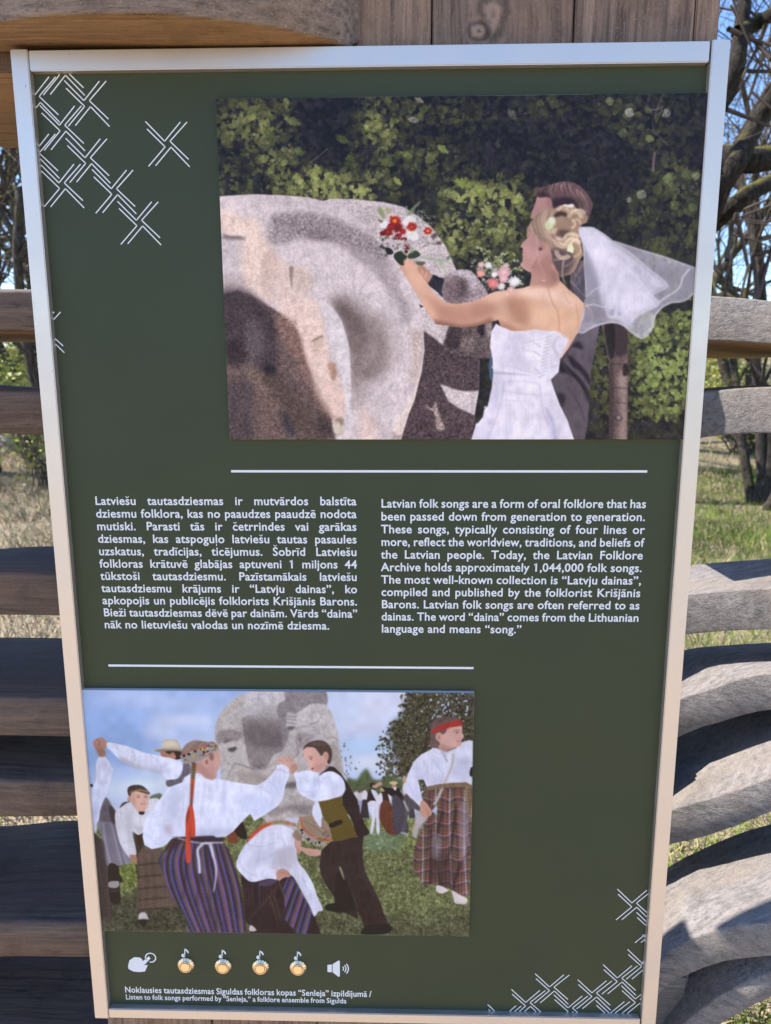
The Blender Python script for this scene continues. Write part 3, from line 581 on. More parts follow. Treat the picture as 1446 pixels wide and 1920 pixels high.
    c.poly(Z('vD', [(80,90),(130,80),(180,170),(200,270),(140,240),(90,170)]), (150,160,116)); c.poly(Z('vD', [(210,100),(260,90),(290,150),(250,190),(210,150)]), (176,176,126)); c.poly(Z('vD', [(70,280),(160,300),(240,360),(140,350)]), (112,124,90), .9)
    for x, y, r, dk in [(200,370,8,(196,196,206)),(150,390,6,(190,190,196)),(620,310,12,(196,196,206)),(560,330,8,(190,190,200)),(660,540,12.5,(200,206,200)),(720,600,6,(190,196,190))]: blob('vD', x, y, r, (244,243,248), 18, dk)
    c.ell(*Z('vD', [(625,345)])[0], 4, 2, (226,180,80), .9, .5); c.ell(*Z('vD', [(670,520)])[0], 3, 2.4, (206,214,170), .9, .5)
    for x, y, r, col, cc in [(365,310,12,(200,62,38),(240,160,70)),(410,425,11,(150,34,38),(96,20,30)),(250,500,10,(160,40,38),(170,90,50)),(655,410,10.5,(206,66,52),None),(500,490,7,(190,50,46),None),(300,400,8,(172,44,40),None),(925,480,8.5,(196,56,44),(248,190,80)),(160,520,6,(110,26,34),None),(420,580,8,(130,34,44),None),(520,620,6,(110,28,38),None),(575,750,6.5,(96,26,34),(140,60,56)),(560,830,4,(80,22,30),None)]:
        blob('vD', x, y, r, col, 16, (104,20,26), cc)
    for k in range(26): c.ell(*Z('vD', [(rd.gauss(430, 60), rd.gauss(620, 40))])[0], 1.1, 1.1, (232,206,214), .9)
    for k in range(26): c.ell(*Z('vD', [(rd.gauss(520, 90), rd.gauss(720, 50))])[0], 1.6, 1.3, rd.choice([(230,228,236),(200,196,204),(150,146,150)]), .9)
    c.poly(Z('vD', [(200,760),(300,780),(340,860),(250,880),(210,820)]), (40,42,42), .95); c.poly(Z('vD', [(380,850),(480,820),(570,890),(560,960),(520,1060),(440,1040),(350,930)]), (54,62,52)); c.poly(Z('vD', [(600,870),(720,810),(800,880),(740,930),(600,950)]), (62,74,58))
    c.stroke(Z('vD', [(470,800),(560,890)]), 3, (166,172,140), .9); c.ell(*Z('vD', [(650,800)])[0], 5, 6, (150,164,144), .9, .4, .5); c.stroke(Z('vD', [(780,930),(960,950),(1240,980),(1290,930)]), 4, (158,176,156), .95, .3); c.stroke(Z('vD', [(1240,950),(1300,910)]), 4.5, (92,110,84), .9, .3)
    c.poly(Z('vD', [(980,560),(1060,510),(1090,550),(1020,620)]), (104,88,88), .95, .3); c.poly(Z('vD', [(1060,680),(1150,650),(1150,700),(1090,715)]), (92,84,70), .95, .3); c.stroke(Z('vD', [(800,780),(950,700),(1060,690)]), 1, (110,104,100), .8)
    c.poly(Z('vD', [(700,1000),(880,1005),(840,1060),(740,1050)]), (84,92,74), .9); c.stroke(Z('v6', [(560,500),(600,560),(610,600)]), 1.6, (150,156,136), .9); c.stroke(Z('v6', [(600,500),(650,570),(665,620)]), 5, (170,184,158), .9, .5, w1=3)
    c.poly(Z('vD', [(520,980),(620,950),(700,1000),(760,1100),(560,1100)]), (226,180,158), .95, .5)
    for q in ([(620,960),(640,1040)],[(680,990),(700,1060)]): c.stroke(Z('vD', q), 1, (176,126,108), .8, .2)
    # ---- pink bouquet
    for k in range(150): c.ell(*Z('v6', [(rd.gauss(1060, 90), rd.gauss(590, 60))])[0], rd.uniform(1, 3), rd.uniform(1, 2.4), rd.choice([(226,224,222),(196,200,186),(130,142,96),(90,98,80),(206,196,196)]), .85, .2)
    for k in range(16):
        a = rd.uniform(-2.9, -.2); x0, y0 = 1060+rd.uniform(-80, 80), 540; L = rd.uniform(60, 160)
        p = [(x0, y0), (x0+math.cos(a)*L*.6, y0+math.sin(a)*L*.6), (x0+math.cos(a)*L*1.1+10, y0+math.sin(a)*L)]
        c.stroke(Z('v6', p), 1.1, (150,164,104), .9, .1)
        for j in range(3): c.ell(*Z('v6', [(p[2][0]+rd.uniform(-14, 14), p[2][1]+rd.uniform(-10, 20))])[0], 1.8, 1.2, (196,206,150), .9, 0, rd.random()*3)
    for q in [(1210,580),(1250,555),(1300,570),(1310,690),(1290,680),(990,430),(965,405)]: c.ell(*Z('v6', [q])[0], 3, 1.6, (214,224,150), .95, .2, -.6)
    c.stroke(Z('v6', [(1190,600),(1240,560),(1310,580)]), 1.4, (176,190,120), .9)
    for x, y, r, col in [(955,600,9,(236,166,152)),(1062,685,12.5,(222,138,136)),(1150,590,14,(226,178,186)),(1150,645,10,(230,186,190)),(960,525,7,(228,196,190)),(1020,530,8,(232,230,226)),(1240,670,13,(236,236,236)),(1210,740,9,(232,190,184)),(1070,610,7,(238,236,232)),(1130,710,9,(226,226,220)),(1170,535,7,(212,190,186))]:
        blob('v6', x, y, r, col, 14, tuple(q*.8 for q in col), tuple(min(255, q*1.06) for q in col))
    c.stroke(Z('v6', [(1020,680),(1060,645),(1110,690),(1070,730),(1030,710)]), 1.4, (190,100,104), .8, .3)
    c.grain(full, .03, 1.3)
    soften(c, .35)
    return c
def dance_picture(S=1.5):
    c = Canvas(148, 1284, 900, 1764, S, (186,196,222), 11); rd = c.rd
    P = lambda v, p, col, a=1., soft=0., smooth=True, tex=0., clip=None: c.poly(Z(v, p), col, a, soft, smooth, tex, 2, clip)
    K = lambda v, p, w, col, a=1., soft=.2, clip=None, w1=None: c.stroke(Z(v, p), w, col, a, soft, True, clip, w1)
    # ---- sky
    c.poly([(140,1280),(600,1280),(400,1340),(300,1420),(200,1460),(140,1460)], (150,172,214), .8, 22)
    c.poly([(140,1340),(230,1330),(290,1400),(200,1440),(140,1450)], (134,162,208), .6, 14)
    for x, y, rx, ry, col, a in [(340,1350,60,10,(214,216,232),.8),(300,1372,34,12,(208,210,226),.7),(250,1306,60,12,(182,192,222),.7),(330,1318,70,8,(196,202,226),.6),(720,1310,90,30,(208,208,224),.8),(680,1340,60,30,(206,206,222),.8),
            (700,1400,60,20,(178,200,226),.9),(640,1320,40,40,(196,204,226),.8),(690,1372,50,8,(196,196,214),.7),(700,1430,40,14,(214,216,226),.9),(240,1480,50,14,(196,206,214),.8),(300,1470,60,12,(204,212,216),.8),(200,1450,30,12,(174,190,214),.8),(300,1440,60,18,(180,194,216),.6)]: c.ell(x, y, rx, ry, col, a, 8)
    # ---- lawn
    c.poly([(140,1530),(420,1524),(600,1534),(900,1536),(900,1770),(140,1770)], (104,108,74), smooth=False)
    c.poly([(600,1534),(900,1532),(900,1575),(660,1590)], (128,134,86), .8, 6); c.poly([(210,1590),(280,1600),(280,1660),(220,1660)], (112,122,66), .9, 6)
    c.poly([(140,1690),(420,1690),(760,1720),(900,1700),(900,1770),(140,1770)], (82,82,66), .8, 12); c.poly([(190,1690),(300,1680),(400,1710),(390,1740),(200,1745)], (62,60,54), .6, 6)
    LW = c.mask([(140,1532),(900,1534),(900,1770),(140,1770)], 1, False)
    c.grain(LW, .32, 2.2); c.grain(LW, .2, 7)
    for k in range(3000):
        x, y = rd.uniform(190, 890), rd.uniform(1570, 1760); L = 1+(y-1560)*.02
        c.stroke([(x, y), (x+rd.uniform(-1, 1)*L, y-L*1.4)], .7, rd.choice([(134,138,92),(150,150,108),(78,80,56),(66,68,52)]), .55, 0, False)
    for k in range(50): c.ell(rd.uniform(690, 880), rd.uniform(1600, 1750), .9, .8, (168,166,150), .8)
    P('p6', [(240,290),(330,270),(540,290),(640,330),(620,430),(520,470),(330,470),(230,440)], (108,124,96), .8, 2)
    for k in range(200): c.ell(*Z('p6', [(rd.gauss(400, 110), rd.gauss(370, 55))])[0], rd.uniform(1, 3), .8, rd.choice([(150,166,134),(84,100,74),(130,146,110)]), .7, 0, rd.uniform(-.5, .5))
    for q in [(340,300),(380,400),(270,440),(400,445)]: c.ell(*Z('p6', [q])[0], 4, 2, (176,186,146), .6, 1)
    # ---- far trees, right
    def foliage(dens, n, cols, r0, r1):
        for _ in range(n):
            x, y = rd.uniform(630, 900), rd.uniform(1284, 1545)
            if rd.random() > dens(x, y): continue
            leaf(c, x, y, rd.uniform(r0, r1), rd.choice(cols), rd.uniform(0, 6.3), rd.uniform(.4, 1), OVAL, rd.uniform(.7, 1), .1)
    edge = [(1284,742),(1310,752),(1330,746),(1345,738),(1360,718),(1390,706),(1420,702),(1450,702),(1465,712),(1480,722)]
    ex = lambda y: float(np.interp(y, [e[0] for e in edge], [e[1] for e in edge]))
    def d1(x, y):
        if y > 1500: return 0
        b = (x-ex(y)-3+6*math.sin(y*.4))/16; b = max(0, min(1, b))
        if y > 1455 and x < 780: b *= .55
        if x > 810 and y < 1345: b *= .62
        if x < 760 and 1370 < y < 1470: b *= .72
        return b
    P('p3', [(720,130),(900,110),(1400,110),(1400,700),(1200,950),(700,1000),(560,760),(520,460),(640,330),(660,200)], (72,68,56), .9, 5)
    foliage(d1, 11000, [(60,56,46),(74,72,52),(88,86,60),(52,46,44),(100,98,72),(66,60,54)], 1.5, 4.6)
    for k in range(620):
        x, y = rd.uniform(704, 888), rd.uniform(1300, 1470)
        if d1(x, y) <= 0: continue
        low = y > 1370 and x < 780
        if rd.random() < (.75 if low else .4): c.ell(x, y, rd.uniform(.6, 1.6), rd.uniform(.5, 1.4), rd.choice([(186,184,196),(206,206,220),(160,158,160)]), .85)
    for k in range(60): c.ell(rd.uniform(806, 880), rd.uniform(1300, 1345), rd.uniform(.8, 2.2), rd.uniform(.8, 2.4), (190,200,226), .85)
    for q in ([(800,1480),(790,1430),(802,1370)],[(780,1470),(760,1440),(745,1430)],[(850,1350),(838,1320),(846,1296)],[(820,1340),(850,1326),(884,1322)]): c.stroke(q, 1.4, (44,38,38), .8, w1=.6)
    def d2(x, y):
        if y < 1375: return 0
        w = np.interp(y, [1375,1400,1430,1470,1500], [6,14,26,34,60]); cx = np.interp(y, [1375,1440,1500], [642,652,668])
        return .55*max(0, 1-abs(x-cx)/w)
    foliage(d2, 2600, [(92,98,72),(74,78,58),(112,118,90)], 1, 3)
    P('p3', [(60,1000),(160,1010),(220,930),(270,900),(330,1000),(420,1010),(500,960),(640,1000),(760,960),(760,1200),(120,1230)], (82,92,64), .95, 2)
    foliage(lambda x, y: 1. if 1462+6*math.sin(x*.2) < y < 1500 and 655 < x < 790 else 0, 1800, [(70,78,54),(92,102,70),(56,60,46),(110,120,84)], 1, 2.6)
    P('p1', [(760,1235),(800,1215),(870,1200),(900,1240),(880,1270),(770,1262)], (96,108,78), .95, 1)
    # ---- far dancers
    def crowd(x, h, top, bot, hair, skirt=True):
        c.ell(x, 1482-h, 2.6, 3, hair); c.ell(x+.6, 1483-h, 1.8, 2.2, (170,130,112))
        c.poly([(x-4, 1486-h),(x+4, 1486-h),(x+5, 1500-h*.4),(x-5, 1500-h*.4)], top)
        c.poly([(x-4, 1500-h*.4),(x+4, 1500-h*.4),(x+(9 if skirt else 5), 1534),(x-(9 if skirt else 5), 1534)], bot, smooth=False)
    crowd(668, 0, (196,192,198), (120,120,140), (90,70,60), False); crowd(676, -2, (190,180,180), (150,150,170), (80,60,50), False); crowd(684, 2, (206,200,206), (60,52,60), (60,44,40))
    crowd(770, 0, (190,184,190), (72,66,74), (150,120,90)); crowd(762, 2, (170,60,60), (200,196,206), (120,90,70), False); crowd(755, 3, (56,48,54), (60,56,66), (90,70,60))
    P('p3', [(300,1110),(340,1100),(360,1130),(400,1230),(330,1250),(270,1240),(280,1150)], (52,44,50)); P('p3', [(310,1115),(360,1130),(390,1190),(380,1250),(340,1190)], (206,202,212)); c.ell(*Z('p3', [(325,1070)])[0], 5, 5, (52,42,42)); c.ell(*Z('p3', [(338,1082)])[0], 3, 3.4, (176,136,116))
    P('p3', [(340,1080),(400,1035),(430,1060),(400,1075),(360,1100)], (190,150,132)); P('p3', [(285,1245),(390,1250),(395,1390),(400,1560),(370,1560),(360,1400),(330,1560),(300,1560),(320,1400)], (200,196,206))
    P('p3', [(415,1140),(490,1135),(500,1240),(420,1250)], (60,46,50)); P('p3', [(420,1245),(500,1240),(560,1360),(600,1570),(490,1570),(400,1420)], (106,62,50), 1, .3, True, .2); P('p3', [(385,1180),(420,1150),(430,1240),(380,1260)], (210,206,214)); P('p3', [(490,1140),(540,1200),(545,1280),(500,1220)], (206,202,210)); c.ell(*Z('p3', [(430,1115)])[0], 5, 4, (176,150,116))
    P('p3', [(490,1100),(600,1100),(640,1180),(590,1195),(530,1190),(440,1110),(430,1080)], (46,40,46)); P('p3', [(530,1190),(600,1190),(660,1340),(700,1560),(560,1560),(540,1400)], (78,74,84), 1, .2, True, .2); P('p3', [(530,1090),(580,1090),(565,1130)], (206,206,216)); c.ell(*Z('p3', [(550,1070)])[0], 4, 5, (176,130,112)); c.ell(*Z('p3', [(545,1045)])[0], 8, 3, (196,172,132))
    P('p3', [(650,1180),(720,1200),(820,1290),(820,1340),(740,1320),(690,1420),(660,1580),(620,1560),(660,1400)], (84,80,84), 1, .4); P('p3', [(640,1080),(690,980),(720,960),(700,1090),(660,1170)], (204,196,198)); c.ell(*Z('p3', [(660,1010)])[0], 4, 7, (182,150,116))
    for q in ([(620,1120),(660,1180)],[(650,1230),(700,1340)],[(620,1565),(690,1580)]): K('p3', q, 3, (206,202,206), .8)
    for q in ([(410,400),(520,430)],): pass
    P('p5', [(300,200),(390,170),(430,320),(340,300)], (48,40,44)); P('p5', [(230,300),(300,240),(345,350),(260,360)], (122,72,56)); P('p5', [(205,330),(235,300),(245,400),(215,400)], (150,150,80), .6, 1)
    # ---- big carved stone
    st = Z('p2', [(470,70),(470,92),(360,120),(260,190),(170,300),(125,410),(117,500),(122,560),(150,640),(170,760),(180,940),(300,1060),(600,1330),(640,1400),(700,1440)])+Z('p5', [(430,330),(600,360),(1100,340),(1150,100)])+Z('p2', [(1380,940),(1350,760),(1330,640),(1305,460),(1240,270),(1205,230),(1215,160),(1195,70)])
    c.poly(st, (182,172,168), smooth=False); MS = c.mask(st, .4, False)
    G = lambda p, col, a, soft, tex=0.: P('p2', p, col, a, soft, True, tex, MS)
    G([(470,60),(820,60),(800,170),(740,200),(720,330),(400,330),(420,180)], (190,182,184), .9, 3)
    G([(400,330),(740,300),(760,480),(790,640),(690,700),(620,800),(470,810),(420,640),(398,460)], (136,126,126), .95, .8); G([(400,420),(760,440),(790,620),(600,640),(440,600)], (106,96,98), .75, 6)
    G([(400,240),(740,220),(740,330),(402,330)], (176,168,168), .9, 4)
    G([(820,60),(1200,60),(1215,160),(1200,215),(1060,205),(960,260),(900,300),(740,330),(735,210),(800,170)], (140,130,134), .95, .6)
    G([(735,230),(820,290),(820,430),(900,420),(840,480),(790,640),(760,480)], (134,124,128), .8, 1)
    G([(820,290),(900,300),(960,270),(1060,208),(1180,215),(1210,290),(1150,300),(1100,380),(1000,410),(900,440),(820,440),(812,370)], (184,174,174), .95, .6)
    for y in (320, 350, 385): K('p2', [(815,y),(870,y+8),(910,y+14)], 1.6, (120,110,112), .9, .3)
    G([(820,425),(900,430),(890,455),(825,450)], (90,80,84), .85, 1); K('p2', [(1175,250),(1120,370),(1030,405)], 2, (108,98,102), .7, .8)
    G([(1190,250),(1300,430),(1320,560),(1200,540),(1150,420),(1120,380)], (190,180,178), .8, 4); K('p2', [(1200,540),(1260,530),(1310,560)], 1.6, (140,130,130), .8, .5)
    G([(880,450),(960,420),(1060,420),(1130,470),(1160,540),(1080,560),(1000,600),(930,640),(900,560)], (180,170,170), .9, 1); G([(900,500),(990,490),(1090,520),(1000,600),(930,640)], (146,134,134), .8, 2); G([(920,540),(960,540),(950,580)], (110,100,104), .8, 1)
    K('p2', [(880,450),(960,425),(1060,425),(1140,490)], 1.6, (150,138,138), .8, .5)
    G([(800,640),(860,480),(900,560),(920,690),(890,720),(760,700)], (178,168,164), .8, 3); K('p2', [(905,560),(925,680),(900,720)], 1.6, (120,110,112), .8, .6)
    G([(130,520),(170,470),(260,450),(350,475),(390,500),(350,560),(250,550),(190,570),(150,600)], (136,126,126), .85, 1.6); G([(190,570),(250,545),(340,560),(300,570),(230,590)], (96,88,90), .85, 1.4)
    G([(225,600),(280,565),(330,570),(350,620),(330,670),(270,670)], (182,172,168), .9, 1.5); G([(245,640),(320,620),(330,640),(300,670),(260,665)], (78,70,74), .9, .8)
    G([(300,780),(420,800),(480,850),(620,900),(640,960),(560,1000),(400,980),(270,940),(260,860)], (178,168,162), .9, 2); K('p2', [(300,780),(380,800),(470,830),(500,850)], 2, (116,106,108), .85, .8); K('p2', [(250,930),(260,870),(310,800)], 2, (128,118,120), .7, 1)
    G([(350,860),(480,880),(640,900),(650,960),(500,1000),(380,960)], (152,140,134), .7, 3); G([(470,810),(640,790),(600,840),(500,840)], (120,110,110), .7, 1.5)
    G([(800,980),(920,960),(930,1010),(800,1020)], (90,82,84), .85, 2); G([(800,1100),(900,1070),(960,1110),(1060,1150),(1080,1260),(900,1200),(790,1180)], (172,162,158), .8, 3); G([(880,1190),(1070,1240),(1080,1300),(900,1260),(840,1220)], (120,110,110), .6, 3)
    P('p5', [(600,60),(800,0),(1060,0),(1080,60),(900,30),(700,110)], (128,118,116), .7, 3, clip=MS); P('p5', [(390,180),(460,120),(600,100),(600,260),(440,320)], (140,128,118), .8, 3, clip=MS)
    G([(1230,600),(1320,640),(1380,940),(1280,800)], (164,152,146), .8, 3)
    c.grain(MS, .09, 1.7); c.grain(MS, .06, 7)
    # ---- left dancers
    P('p1', [(115,1100),(140,1105),(135,1130),(120,1130)], (40,32,36))
    P('p4', [(150,280),(200,340),(280,440),(320,700),(350,1220),(240,1225),(200,900),(150,300)], (76,66,66), 1, .3, True, .2)
    for k in range(8): K('p4', [(170+k*10,360),(220+k*14,700),(240+k*15,1210)], 1.2, rd.choice([(50,44,46),(96,84,80),(64,56,60)]), .7)
    P('p4', [(200,80),(260,-10),(330,0),(400,120),(420,350),(560,600),(430,650),(300,655),(260,400),(190,200)], (128,122,134), 1, .3); P('p1', [(260,1260),(300,1256),(350,1340),(390,1410),(380,1500),(200,1500),(220,1400)], (98,90,98), 1, .4)
    P('p4', [(320,0),(380,60),(400,200),(350,190),(320,80)], (66,58,64), .9, .6)
    for k in range(8): K('p4', [(230+k*22,190),(250+k*28,400),(300+k*30,640)], 2, rd.choice([(98,92,104),(150,144,158),(84,78,90)]), .7, .6)
    P('p4', [(310,650),(410,655),(430,740),(470,820),(430,860),(440,1050),(350,1060),(320,960)], (48,38,42)); P('p4', [(318,830),(420,825),(410,890),(320,890)], (148,140,140)); K('p4', [(330,930),(420,925)], 1.2, (120,112,112), .7)
    P('p1', [(140,1180),(180,1020),(175,890),(210,800),(270,800),(355,930),(345,1000),(300,1180),(230,1340),(200,1500),(140,1500)], (204,204,222)); P('p1', [(190,1060),(280,1070),(310,1060),(240,1120)], (176,176,200), .7, 2); P('p1', [(250,830),(340,930),(330,1010),(260,960)], (182,180,202), .6, 3); P('p1', [(150,1180),(230,1150),(250,1260),(180,1330)], (180,184,210), .6, 4); P('p4', [(140,-20),(210,-20),(190,140),(180,280),(150,280)], (186,190,216), .95, .6)
    P('p1', [(140,640),(165,615),(235,592),(290,640),(296,690),(268,720),(272,795),(208,800),(185,730),(150,690)], (176,130,116)); P('p1', [(160,690),(200,700),(270,730),(270,790),(210,790)], (146,104,88), .7, 2); K('p1', [(180,620),(215,640),(205,680)], 1.5, (110,70,66), .8, .4); K('p1', [(160,640),(180,670),(240,690)], 1.2, (124,80,74), .7, .4)
    P('p1', [(290,655),(340,650),(430,670),(520,690),(700,760),(900,800),(1060,840),(1105,890),(1100,960),(1050,1040),(980,1065),(900,1000),(840,965),(700,940),(600,915),(450,850),(340,740),(300,710)], (212,212,228))
    P('p1', [(440,800),(600,880),(760,920),(900,960),(860,975),(600,920),(450,856)], (160,150,160), .7, 2); P('p1', [(550,740),(680,840),(900,880),(960,1000),(700,900)], (184,184,206), .6, 4)
    for q in ([(540,700),(600,800),(580,860)],[(760,780),(860,860)],[(860,930),(960,880)],[(370,660),(420,740)]): K('p1', q, 1.6, (170,166,188), .6, .8)
    P('p1', [(940,1060),(1060,1040),(1110,960),(1130,850),(1180,860),(1200,980),(1110,1090),(960,1130)], (102,94,102))
    P('p1', [(800,740),(820,720),(890,712),(890,650),(920,620),(1000,612),(1060,630),(1090,690),(1105,740),(1040,745),(900,745)], (182,168,148)); P('p1', [(900,640),(1000,630),(1070,680),(1000,690),(900,700)], (206,194,172), .8, 1.5); P('p1', [(810,742),(900,722),(1100,730),(1100,750),(900,752)], (122,108,98), .8, .5)
    P('p1', [(880,745),(1000,745),(1090,750),(1090,800),(1050,840),(980,815),(890,800)], (168,122,104)); P('p1', [(930,745),(1100,750),(1100,820),(1040,830),(1040,790),(980,780)], (62,46,44)); c.ell(*Z('p1', [(1005,790)])[0], 5, 6, (176,128,108), 1, .3)
    # ---- kneeling girl in white blouse, left middle
    P('p4', [(580,300),(680,300),(700,440),(880,470),(960,640),(1040,1060),(900,1110),(640,1150),(614,1000),(630,700),(600,500)], (100,84,76), 1, .3, True, .15)
    for y in (640, 770, 900, 1020, 1130): K('p4', [(630,y+10),(760,y-6),(960,y-20)], 2.4, (52,42,42), .8, .5)
    for k in range(9): K('p4', [(620+k*40,520),(640+k*42,800),(640+k*44,1120)], 1.4, rd.choice([(124,104,92),(74,60,58)]), .5, .5)
    P('p4', [(590,300),(690,320),(700,420),(620,560),(640,800),(600,640)], (58,46,42), .9, 1); P('p4', [(640,1190),(660,1165),(710,1165),(740,1220),(735,1245),(640,1240)], (196,186,184)); P('p4', [(640,1240),(740,1240),(700,1320),(650,1290)], (44,38,40), .9, 1)
    P('p1', [(390,1400),(440,1340),(560,1300),(640,1330),(740,1270),(860,1270),(900,1500),(700,1560),(600,1560),(400,1500)], (200,196,206)); P('p4', [(380,100),(440,30),(560,0),(780,0),(720,240),(640,320),(570,290),(600,440),(610,540),(540,570),(440,420),(400,280)], (200,196,204)); P('p4', [(540,120),(600,280),(560,260),(600,540),(540,400),(500,200)], (156,150,162), .6, 4); P('p4', [(580,220),(640,240),(700,220),(650,310)], (170,164,172), .6, 2)
    P('p4', [(540,540),(610,545),(616,640),(560,590)], (168,122,104)); P('p4', [(640,70),(700,65),(690,100),(650,98)], (50,36,36))
    P('p1', [(545,1200),(740,1180),(752,1240),(745,1300),(720,1370),(670,1412),(620,1390),(570,1320),(545,1260)], (204,162,146)); P('p1', [(560,1220),(600,1200),(600,1330),(560,1290)], (176,134,120), .6, 2)
    P('p1', [(515,1180),(530,1130),(600,1108),(680,1120),(745,1180),(750,1210),(620,1180),(560,1200),(540,1240)], (70,54,54)); K('p1', [(545,1195),(640,1165),(745,1185)], 3, (156,140,98), .95); K('p1', [(545,1195),(640,1165),(745,1185)], .8, (90,96,60), .8)
    for x in (635, 715): c.ell(*Z('p1', [(x, 1240)])[0], 2.6, 1.2, (74,52,54), .9, .3); K('p1', [(x-25, 1222),(x, 1212),(x+24, 1220)], 1, (120,84,76), .7)
    K('p1', [(655,1312),(690,1318),(712,1308)], 1.3, (160,88,84), .9); K('p1', [(688,1240),(700,1280),(680,1288)], 1, (166,120,108), .7); c.ell(*Z('p1', [(535,1260)])[0], 3.4, 5.5, (186,142,126)); P('p1', [(640,1400),(690,1400),(680,1430),(645,1425)], (62,44,44))
    P('p1', [(430,1360),(470,1300),(550,1290),(500,1310)], (60,48,50), .9)
    # ---- striped skirts
    def skirt(pts_v, lo, hi, n, M, seed):
        r2 = random.Random(seed); base = [(74,60,72),(66,52,60),(84,66,66)]
        for k in range(n):
            t0, t1 = k/n, (k+1)/n
            f = lambda L, t: (L[0][0]+(L[1][0]-L[0][0])*t, L[0][1]+(L[1][1]-L[0][1])*t)
            q = [[f(seg, t0+(t1-t0)*s) for seg in pts_v] for s in (0, 1)]
            m = k % 7
            col = [(104,94,168),(62,50,60),(74,76,128),(92,66,58),(110,98,176),(58,46,54),(66,56,58)][m]
            c.poly(list(spline(q[0], False))+list(spline(q[1], False))[::-1], tuple(x*r2.uniform(.88, 1.08) for x in col), 1, .3, False, clip=M)
            mid = [f(seg, (t0+t1)/2) for seg in pts_v]
            if m == 3:
                c.stroke([(x-.8, y) for x, y in mid], .9, (198,142,92), .9, .15, clip=M); c.stroke([(x+1., y) for x, y in mid], .7, (176,112,86), .85, .15, clip=M)
            if m in (1, 5):
                s = spline(mid, False, 22)
                for j in range(0, len(s)-1): c.ell(s[j][0], s[j][1], .7, .9, (128,108,84) if j % 2 else (36,28,36), .8, clip=M)
            if m == 6: c.stroke(mid, .8, (120,104,64), .8, .15, clip=M)
    sk = Z('p4', [(1000,350),(900,500),(850,590),(900,750),(960,900),(1040,1060),(1130,1190),(1160,1280),(1150,1400)])+Z('p5', [(430,1260),(415,1060),(390,860),(330,640),(260,440),(190,340),(0,340)])
    c.poly(sk, (66,54,62), smooth=False); M1 = c.mask(sk, 0, False)
    top = [Z('p4', [(950,380)])[0], Z('p5', [(230,360)])[0]]; m1 = [Z('p4', [(830,600)])[0], Z('p5', [(320,600)])[0]]; m2 = [Z('p4', [(880,900)])[0], Z('p5', [(400,900)])[0]]; m3 = [Z("p4", [(1150,1420)])[0], Z("p5", [(450,1400)])[0]]
    skirt([top, m1, m2, m3], 0, 1, 42, M1, 3)
    for q in ([(1060,400),(900,620),(900,760)],[(1200,400),(1150,700),(1120,1000)],[(1290,430),(1290,800),(1260,1100)],[(1380,430),(1400,800),(1420,1200)]): K('p4', q, 4, (40,30,40), .45, 2, M1)
    for q in ([(60,380),(120,800),(130,1200)],[(180,380),(290,800),(340,1100)]): K('p5', q, 4, (40,30,40), .45, 2, M1)
    P('p4', [(900,470),(940,370),(1040,360),(1120,390),(1000,470),(940,500)], (70,48,52), .8, 2, clip=M1)
    sk2 = Z('p5', [(370,660),(480,740),(620,700),(740,640),(860,660),(960,840),(1060,1010),(1100,1120),(1150,1260),(460,1260),(450,1160),(415,1120),(400,900),(380,780)])
    c.poly(sk2, (54,42,48), smooth=False); M2 = c.mask(sk2, 0, False)
    fan = Z('p5', [(840,670),(960,840),(1060,1010),(1100,1120),(1150,1260),(760,1260),(800,1000),(780,800)]); MF = c.mask(fan, .3, False)
    skirt([[Z('p5', [(840,640)])[0], Z('p5', [(1080,1020)])[0]], [Z('p5', [(700,1000)])[0], Z('p5', [(1000,1330)])[0]]], 0, 1, 20, MF, 5)
    for a, b, m in [((640,870),(720,1120),(690,1000)),((680,860),(750,1100),(720,960)),((740,720),(800,900),(760,800))]: K('p5', [a, m, b], 1.1, (134,116,72), .8, .2, M2)
    K('p5', [(440,1110),(600,940),(740,760)], 1.6, (96,72,72), .8, .3, M2)
    for k in range(9): K('p5', [(400+k*38,760),(410+k*36,860),(430+k*30,980)], 1.6, rd.choice([(84,74,120),(40,32,40),(88,64,64)]), .7, .4, M2)
    P('p5', [(560,740),(720,700),(730,730),(640,780),(560,775)], (92,76,104), .8, .8); P('p5', [(460,1160),(500,1180),(520,1215),(455,1215)], (190,176,170))
    # ---- centre girl seen from behind, white shirt
    sh = Z('p1', [(750,1446),(870,1260),(950,1140),(1110,1080),(1130,1030),(1200,985),(1300,982),(1380,1030),(1446,1040)])+Z('p2', [(60,935),(160,935),(380,975),(530,995),(620,940),(700,850),(720,800),(770,785),(830,800),(840,900),(800,1000),(780,1120),(720,1200),(600,1280),(500,1340)])+Z('p5', [(460,80),(380,160),(300,250),(230,300),(100,320),(0,320)])+Z('p4', [(1300,350),(1150,340),(1000,360),(960,400),(900,450),(780,475),(700,430),(680,340),(690,250),(700,180),(760,60)])
    c.poly(sh, (214,214,232), smooth=False); MH = c.mask(sh, 0, False)
    B = lambda v, p, col=(182,184,210), a=.6, s=4: P(v, p, col, a, s, clip=MH)
    B('p4', [(900,220),(990,240),(980,340),(900,430),(780,440),(900,340)]); B('p4', [(920,230),(1000,220),(1000,320),(950,300)], (176,142,140), .5, 3); B('p1', [(960,1150),(1100,1110),(1080,1300),(960,1446)], (192,194,216)); B('p4', [(1000,0),(1060,0),(1010,340),(990,340)], (188,190,214))
